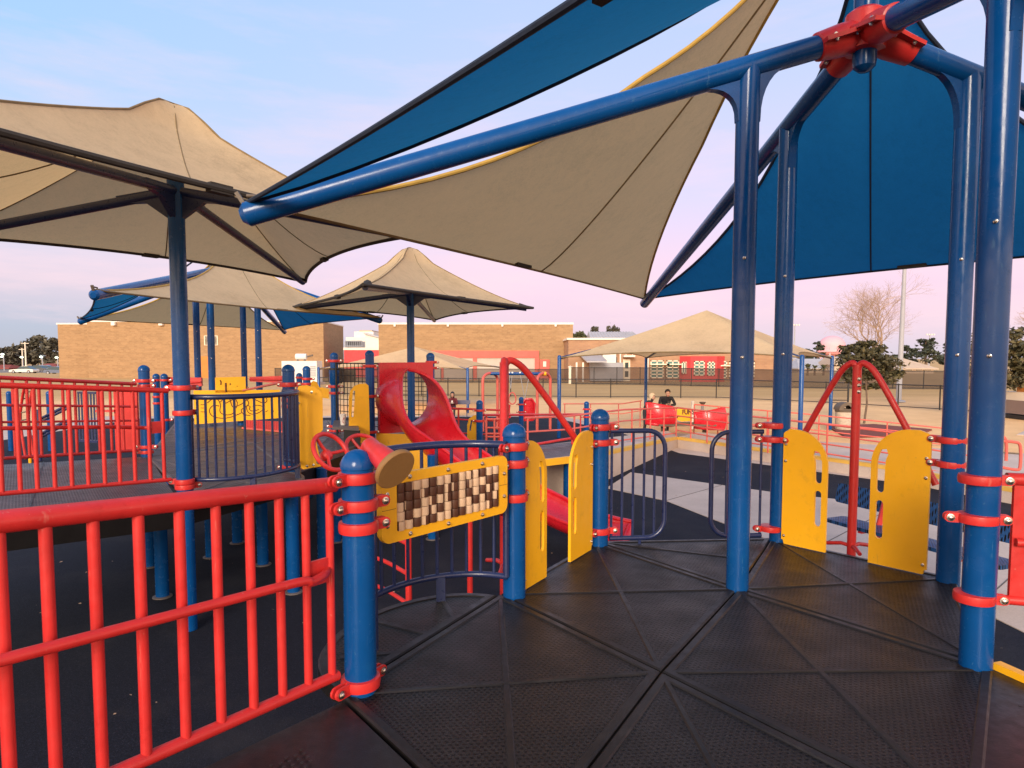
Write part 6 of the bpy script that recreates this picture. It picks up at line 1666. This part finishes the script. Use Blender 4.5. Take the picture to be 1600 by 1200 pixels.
# swing frame with two red arches
def swing():
    Y_ = 22.2; t = thing('swing_set', 'toddler swing frame with red arches and blue top beam', 'swing set', V((xat(808, Y_), Y_, 0)))
    zt_ = at(0, 583, Y_).z
    for pa, pb, dY in ((755, 777, 0), (839, 861, .3)):
        a, c = xat(pa, Y_), xat(pb, Y_); r_ = (c - a) / 2; cx = (a + c) / 2
        MB().tube([(a, Y_ - .35, -.02)] + [(cx + r_ * cos(pi - pi * k / 14), Y_ - .35 * cos(pi * k / 14), zt_ - r_ + r_ * sin(pi * k / 14)) for k in range(15)] + [(c, Y_ + .35, -.02)], .048, 12).build('arch', M['pink_red'], t)
    x0, x1 = xat(766, Y_), xat(850, Y_); MB().tube([(x0, Y_, zt_ - .02), (x1, Y_, zt_ - .02)], .05, 14).build('beam', M['blue'], t)
    MB().lathe((x1, Y_, zt_ - .02), [(.055, -.08), (.07, -.06), (.07, .06), (.055, .08)], 14, (1, 0, 0)).build('coupling', M['yellow'], t)
    for pa, pb, py in ((797, 799, 612), (814, 826, 629)):
        zs = at(0, py, Y_).z
        for px in (pa - 1.5, pb + 1.5):
            MB().tube([(xat(px, Y_), Y_, zt_), (xat((pa + pb) / 2, Y_), Y_, zs + .1)], .010, 5).build('chain', M['galv'], t)
            MB().ball((xat(px, Y_), Y_, zt_), .05).build('hanger', M['white_paint'], t)
    # moulded high-back seat and hoop seat
    s_ = at(826, 642, Y_); b = MB(); b.grid(lambda a, v: s_ + V((.20 * sin((a - .5) * 2.2), -.10 * cos((a - .5) * 2.2) + .08, -.34 + .72 * v + .0)), 10, 8)
    b.grid(lambda a, v: s_ + V((.20 * sin((a - .5) * 2.2) * .92, -.10 * cos((a - .5) * 2.2) + .05, -.34 + .72 * v)), 10, 8)
    b.tube([s_ + V((-.17, -.02, -.30)), s_ + V((-.2, -.02, .25)), s_ + V((-.1, -.05, .40)), s_ + V((.1, -.05, .40)), s_ + V((.2, -.02, .25)), s_ + V((.17, -.02, -.3))], .04, 8)
    b.build('seat', M['slide_red'], t)
    s_ = at(800.5, 624, Y_); MB().tube([s_ + V((.12 * sin(2 * pi * k / 18), 0, .20 * cos(2 * pi * k / 18) * (1.15 if cos(2 * pi * k / 18) > 0 else .8))) for k in range(18)], .022, 8, closed=True).build('seat', M['pink_red'], t)
    MB().tube(smooth_path([s_ + V((-.1, 0, -.17)), s_ + V((-.12, 0, -.4)), s_ + V((-.08, 0, -.62))], 4), .045, 8).build('seat_base', M['slide_red'], t)
swing()

# ride-on vehicle with red ends and yellow middle
def ride():
    Y_ = 20.0; t = thing('ride_on_vehicle', 'red and yellow ride on play vehicle with brown lettering behind the pink railing', 'ride', V((xat(1070, Y_), Y_, 0)))
    s = FOC / Y_; z = lambda py: at(0, py, Y_).z; x = lambda px: xat(px, Y_)
    def shell(px0, px1, yt0, yt1, yb0, yb1, bulge, name):
        def fn(a, v):
            px = px0 + (px1 - px0) * a; zt_ = z(yt0 + (yt1 - yt0) * a); zb = z(yb0 + (yb1 - yb0) * a)
            return V((x(px) + .03 * sin(pi * v), Y_ - bulge * sin(pi * (.15 + .7 * a)) - .05 * sin(pi * v), zb + (zt_ - zb) * v))
        b = MB(); b.grid(fn, 14, 8); g = lambda a, v: fn(a, v) + V((0, .10, 0)); b.grid(g, 14, 8)
        rimp = [fn(0, 0)] + [fn(0, k / 8) for k in range(1, 9)] + [fn(k / 14, 1) for k in range(1, 15)] + [fn(1, 1 - k / 8) for k in range(1, 9)] + [fn(1 - k / 14, 0) for k in range(1, 14)]
        b.tube([q_ + V((0, .05, 0)) for q_ in rimp], .055, 8, closed=True)
        return b.build(name, M['slide_red'], t, smooth=60)
    f = shell(1011, 1052, 630, 637, 661, 664, .25, 'front_shell'); shell(1086, 1131, 646, 638, 667, 669, .30, 'rear_shell')
    MB().tube([V((x(1012), Y_ - .2, z(645))), V((x(1051), Y_ - .28, z(648)))], .03, 8).build('shell_rib', M['slide_red'], f)
    MB().box((x(1045), Y_ + .22, z(648)), (.35, .4, .38)).build('seat_block', M['slide_red'], t)
    side_ = [(1049, 657), (1053, 650), (1057, 640.5), (1066, 640), (1085, 641), (1087, 659), (1070, 660), (1060, 656)]
    o = V((0, Y_ + .30, 0)); b = MB(); b.plate(o, (1, 0, 0), u, [(x(px), z(py)) for px, py in side_], (), .06); sb = b.build('side_board', M['yellow'], t)
    MB().tube([(x(1050), Y_ + .25, z(652)), (x(1062), Y_ + .25, z(651.3)), (x(1086), Y_ + .25, z(652.5))], .012, 6).build('groove', M['hem_gold'], sb)
    MB().lathe((x(1062.6), Y_ + .268, z(653.4)), [(.03, 0), (.03, .01), (.0, .012)], 10, (0, -1, 0)).build('knob', M['ink'], sb)
    cu = bpy.data.curves.new('lettering', 'FONT'); cu.body = 'FUNS'; cu.size = .20; cu.extrude = .004; cu.offset = .008; cu.space_character = .98
    lo = bpy.data.objects.new('lettering', cu); COL.objects.link(lo)
    dg = bpy.context.evaluated_depsgraph_get(); me = bpy.data.meshes.new_from_object(lo.evaluated_get(dg)); bpy.data.objects.remove(lo)
    me.materials.clear(); me.materials.append(M['ink']); lo = bpy.data.objects.new('lettering', me); COL.objects.link(lo); lo.parent = sb
    lo.matrix_parent_inverse = Matrix.Identity(4)
    lo.location = V((x(1070.6), Y_ + .263, z(648.4))) - ORG[t.name]; lo.rotation_euler = (pi / 2, 0, 0); lo.scale = (.78, 1, 1)
    MB().box((x(1072), Y_ + .05, z(663)), (1.7, .75, .05)).build('floor', M['bin_lid'], t)
    for px in (1040, 1105): MB().lathe((x(px), Y_ + .1, 0), [(.09, 0)] + [(.07 + .02 * (k % 2), .02 + .03 * k) for k in range(8)] + [(.09, .27)], 12).build('spring', M['bin_lid'], t)
ride()
# small pale stubs by the ride: litter post and cup-like tap
q = V((xat(1083.5, 22.5), 22.5, 0)); t = thing('white_post', 'short white post behind the ride on vehicle', 'post', q); MB().lathe(q, [(.05, 0), (.05, at(0, 627, 22.5).z), (.03, at(0, 626, 22.5).z)], 12).build('shaft', M['white_paint'], t)
MB().lathe(q, [(.08, 0), (.08, .03), (.05, .05)], 12).build('base', M['white_paint'], t)
q = V((xat(1099, 23.5), 23.5, 0)); zt_ = at(0, 628, 23.5).z; t = thing('drinking_fountain', 'slim drinking fountain with dark bowl far behind the ride on vehicle', 'fountain', q)
MB().lathe(q, [(.06, 0), (.05, zt_ - .1), (.06, zt_ - .08)], 12).build('pedestal', M['galv'], t); MB().lathe(q, [(.06, zt_ - .09), (.11, zt_ - .03), (.11, zt_), (.08, zt_ - .01)], 14).build('bowl', M['bin_lid'], t)

# ------------------------------------------------------------------ people
def person(label, base, joints, radii, edges, zones, extras, name='person'):
    """one continuous skinned body from a posed skeleton; faces take the clothing of the nearest limb"""
    t = thing(name, label, 'person', base)
    me = bpy.data.meshes.new('body'); keys = list(joints)
    idx = {k: i for i, k in enumerate(keys)}
    me.from_pydata([tuple(V(joints[k])) for k in keys], [(idx[a], idx[b]) for a, b in edges], [])
    o = bpy.data.objects.new('body', me); COL.objects.link(o)
    sm = o.modifiers.new('skin', 'SKIN'); sm.use_smooth_shade = True
    for i, k in enumerate(keys):
        r = radii[k]; me.skin_vertices[0].data[i].radius = (r, r) if not isinstance(r, tuple) else r
    me.skin_vertices[0].data[idx['pelvis']].use_root = True
    ss = o.modifiers.new('sub', 'SUBSURF'); ss.levels = ss.render_levels = 2
    dg = bpy.context.evaluated_depsgraph_get(); m2 = bpy.data.meshes.new_from_object(o.evaluated_get(dg)); bpy.data.objects.remove(o)
    mats = []
    for z in zones.values():
        if z not in mats: mats.append(z)
    m2.materials.clear()
    for z in mats: m2.materials.append(M[z])
    for pl in m2.polygons:
        c = pl.center; best = min(edges, key=lambda e: seg_d(c, V(joints[e[0]]), V(joints[e[1]])) / max(.012, (rad(radii[e[0]]) + rad(radii[e[1]])) / 2))
        pl.material_index = mats.index(zones[best]); pl.use_smooth = True
    m2.name = 'body'; bo = bpy.data.objects.new('body', m2); COL.objects.link(bo); bo.parent = t
    ORG[bo.name] = V(base); 
    for nm, b, mt in extras: 
        for i_, q_ in enumerate(b.v): b.v[i_] = q_ + V(base)
        b.build(nm, M[mt], t, smooth=60)
    return t
def rad(r): return r[0] if isinstance(r, tuple) else r
def seg_d(p, a, b):
    d = b - a; k = max(0, min(1, (p - a).dot(d) / max(1e-9, d.length_squared))); return (p - a - d * k).length
def figure(label, base, yaw, P, zn, extras_fn, sc=1.0):
    """P = joint positions in the person's own frame (x right, y forward, z up)"""
    cy_, sy_ = cos(yaw), sin(yaw)
    tr = lambda v: V(((v[0] * cy_ - v[1] * sy_) * sc, (v[0] * sy_ + v[1] * cy_) * sc, v[2] * sc))
    J, R, E, Z = {}, {}, [], {}
    def add(k, v, r): J[k] = tr(v); R[k] = (r[0] * sc, r[1] * sc) if isinstance(r, tuple) else r * sc
    def con(a, b, z): E.append((a, b)); Z[(a, b)] = z
    for k, v in P.items(): add(k, *v)
    con('pelvis', 'waist', zn['top']); con('waist', 'chest', zn['top']); con('chest', 'neck', zn['top']); con('neck', 'jaw', 'skin'); con('jaw', 'head', 'skin'); con('head', 'crown', 'skin')
    con('jaw', 'nose', 'skin')
    for s in 'LR':
        con('chest', 'sh' + s, zn['top']); con('sh' + s, 'el' + s, zn['top']); con('el' + s, 'wr' + s, zn['top']); con('wr' + s, 'pa' + s, 'skin')
        con('pelvis', 'hip' + s, zn['leg']); con('hip' + s, 'kn' + s, zn['leg']); con('kn' + s, 'an' + s, zn['leg']); con('an' + s, 'toe' + s, zn['shoe'])
        w, pm = V(P['wr' + s][0]), V(P['pa' + s][0]); d = (pm - w).normalized(); sx = V((1, 0, 0)) if s == 'R' else V((-1, 0, 0)); ac = (sx - d * sx.dot(d)).normalized(); dn_ = V((0, 0, -1))
        for i, (o_, ln_) in enumerate(((-.030, .068), (-.010, .078), (.010, .074), (.029, .058))):
            k1, k2, k3 = f'f{s}{i}a', f'f{s}{i}b', f'f{s}{i}c'
            b0 = pm + ac * o_ + d * .02; add(k1, b0, .0095); add(k2, b0 + d * ln_ * .55 + dn_ * .006, .0085); add(k3, b0 + d * ln_ * .9 + dn_ * .026, .007)
            con('pa' + s, k1, 'skin'); con(k1, k2, 'skin'); con(k2, k3, 'skin')
        k1, k2 = f't{s}a', f't{s}b'; b0 = w.lerp(pm, .55) - ac * .034; add(k1, b0, .011); add(k2, b0 - ac * .02 + d * .045 + dn_ * .01, .008); con('pa' + s, k1, 'skin'); con(k1, k2, 'skin')
    ex = [(n, b, m) for n, b, m in extras_fn(tr, sc, P)]
    return person(label, base, J, R, E, Z, ex)
def face_bits(tr, sc, P, fwd=(0, 1, -.25)):
    h = V(P['head'][0]); f = V(fwd).normalized(); r_ = V((1, 0, 0)); up_ = r_.cross(f)
    out = []
    b = MB()
    for s in (-1, 1): b.ball(tr(h + f * .088 + r_ * (.032 * s) + up_ * .005), .011 * sc)
    out.append(('eyes', b, 'hair')); b = MB()
    b.tube([tr(h + f * .090 - up_ * .062 - r_ * .022), tr(h + f * .097 - up_ * .064), tr(h + f * .090 - up_ * .062 + r_ * .022)], .006 * sc, 6); out.append(('mouth', b, 'cup_red'))
    b = MB()
    for s in (-1, 1): b.ball(tr(h + r_ * (.083 * s) - f * .005 - up_ * .015), .022 * sc, sc=(.5, .8, 1.2))
    out.append(('ears', b, 'skin'))
    return out
def hair_cap(tr, sc, P, r=.105, back=.02, mat='hair', nm='hair', long=0.0):
    h = V(P['head'][0]); b = MB(); c = h + V((0, -back, .03))
    vs = []; n, m = 14, 8; fs = []
    for i in range(m + 1):
        a = -.35 + (pi / 2 + .35) * i / m
        for k in range(n):
            th = 2 * pi * k / n; q_ = V((cos(a) * cos(th) * r * .9, cos(a) * sin(th) * r * 1.02, sin(a) * r * 1.02))
            if q_.y > .045 and q_.z < .045: q_.z = .045 + (q_.z - .045) * .1; q_.y *= .98
            if long and q_.y < .02 and i == 0: q_.z -= long
            vs.append(tr(c + q_))
    for i in range(m):
        for k in range(n): fs.append((i * n + k, i * n + (k + 1) % n, (i + 1) * n + (k + 1) % n, (i + 1) * n + k))
    b.add(vs, fs); return (nm, b, mat)
def hood(tr, sc, P, mat): 
    n_, b, m_ = hair_cap(tr, sc, P, .125, .025, mat, 'hat', .05); return (n_, b, m_)
def std_head(h, fwd=.0):
    x, y, z = h
    return {'neck': ((x, y - .045, z - .185), .055), 'jaw': ((x, y + .012, z - .07), (.062, .066)), 'head': ((x, y, z), (.080, .092)), 'crown': ((x, y - .012, z + .07), (.062, .072)), 'nose': ((x, y + .098, z - .035), .012)}
def arms(L_, R_):
    out = {}
    for s, A in (('L', L_), ('R', R_)):
        for k, v, r in zip(('sh', 'el', 'wr', 'pa'), A, (.066, .05, .037, (.034, .022))): out[k + s] = (v, r)
    return out
def legs(L_, R_):
    out = {}
    for s, A in (('L', L_), ('R', R_)):
        for k, v, r in zip(('hip', 'kn', 'an', 'toe'), A, (.092, .066, .047, .042)): out[k + s] = (v, r)
    return out
# sitting figure on the far bench, huddled over a phone
P = {'pelvis': ((0, 0, .10), .125), 'waist': ((0, .02, .26), .125), 'chest': ((0, .07, .44), .145)}
P.update(std_head((0, .20, .73)))
P.update(arms([(-.17, .06, .48), (-.23, .14, .24), (-.08, .32, .30), (-.03, .37, .33)], [(.17, .06, .48), (.23, .14, .24), (.08, .32, .30), (.03, .37, .33)]))
P.update(legs([(-.09, .02, .08), (-.11, .42, .08), (-.10, .40, -.36), (-.11, .54, -.40)], [(.09, .02, .08), (.11, .42, .08), (.10, .40, -.36), (.11, .54, -.40)]))
def ex1(tr, sc, P): 
    ph = MB(); c = V((0, .40, .37)); ph.box(tr(c), (.075 * sc, .012, .14 * sc)); return face_bits(tr, sc, P) + [hair_cap(tr, sc, P, .112, .02, 'hair', 'hair', .16), ('phone', ph, 'white_paint')]
q = V((xat(707.5, 27.1), 27.0, ZB + .02 - .0))
figure('person in dark red jacket sitting on the far bench bent over a phone', q, pi, P, dict(top='jacket_red', leg='jeans', shoe='black'), ex1, .82)
# leaning figure behind the ride, both hands on a phone
def standing(lean, hx=.0, armL=None, armR=None):
    P = {'pelvis': ((0, 0, .92), (.15, .12)), 'waist': ((0, lean * .25, 1.08), (.145, .115)), 'chest': ((0, lean * .8, 1.28), (.18, .13))}
    P.update(std_head((hx, lean * 1.45 + .05, 1.58 - lean * .25)))
    P.update(arms(armL, armR)); P.update(legs([(-.09, 0, .88), (-.10, .03, .48), (-.10, -.02, .08), (-.11, .13, .045)], [(.09, 0, .88), (.10, .02, .48), (.10, -.02, .08), (.11, .13, .045)]))
    return P
P = standing(.22, 0, [(-.20, .16, 1.34), (-.30, .32, 1.08), (-.09, .46, 1.10), (-.03, .50, 1.12)], [(.20, .16, 1.34), (.30, .32, 1.08), (.09, .46, 1.10), (.03, .50, 1.12)])
def ex2(tr, sc, P):
    ph = MB(); ph.box(tr(V((0, .53, 1.15))), (.08 * sc, .012, .15 * sc)); return face_bits(tr, sc, P) + [hair_cap(tr, sc, P, .115, .02, 'hair', 'beanie'), ('phone', ph, 'black')]
q = V((xat(1040.5, 21.2), 21.2, 0)); hgt = at(0, 607, 21.2).z
figure('person in black jacket leaning over the red ride shell with a phone', q, pi, P, dict(top='jacket', leg='jeans', shoe='black'), ex2, hgt / 1.62 * .97)
P = standing(.18, .03, [(-.20, .12, 1.33), (-.25, .22, 1.05), (-.12, .40, 1.06), (-.08, .46, 1.08)], [(.20, .14, 1.33), (.24, .40, 1.22), (.16, .58, 1.20), (.14, .64, 1.19)])
def ex3(tr, sc, P): return face_bits(tr, sc, P) + [hood(tr, sc, P, 'knit')]
q = V((xat(1008.5, 20.9), 20.9, 0)); hgt = at(0, 615, 20.9).z
figure('person in cream knit hat and black jacket turned sideways by the canopy pole', q, -pi / 2 - .25, P, dict(top='jacket', leg='jeans', shoe='black'), ex3, hgt / 1.62 * .98)

# ------------------------------------------------------------------ blown leaves and crumbs on the surfacing
rng = random.Random(44); b = MB()
for i in range(300):
    x, y = rng.uniform(-6, 9), rng.uniform(2.2, 16)
    s_ = rng.uniform(.006, .020); a_ = rng.uniform(0, 2 * pi); c = V((x, y, .0095)); e1 = V((cos(a_), sin(a_), rng.uniform(-.1, .3))) * s_; e2 = V((-sin(a_), cos(a_), rng.uniform(0, .2))) * s_ * rng.uniform(.3, .7)
    b.add([c - e1, c + e2 + V((0, 0, .003)), c + e1, c - e2], [(0, 1, 2, 3)])
tag(b.build('leaf_litter', M['twig'], smooth=0), kind='stuff')
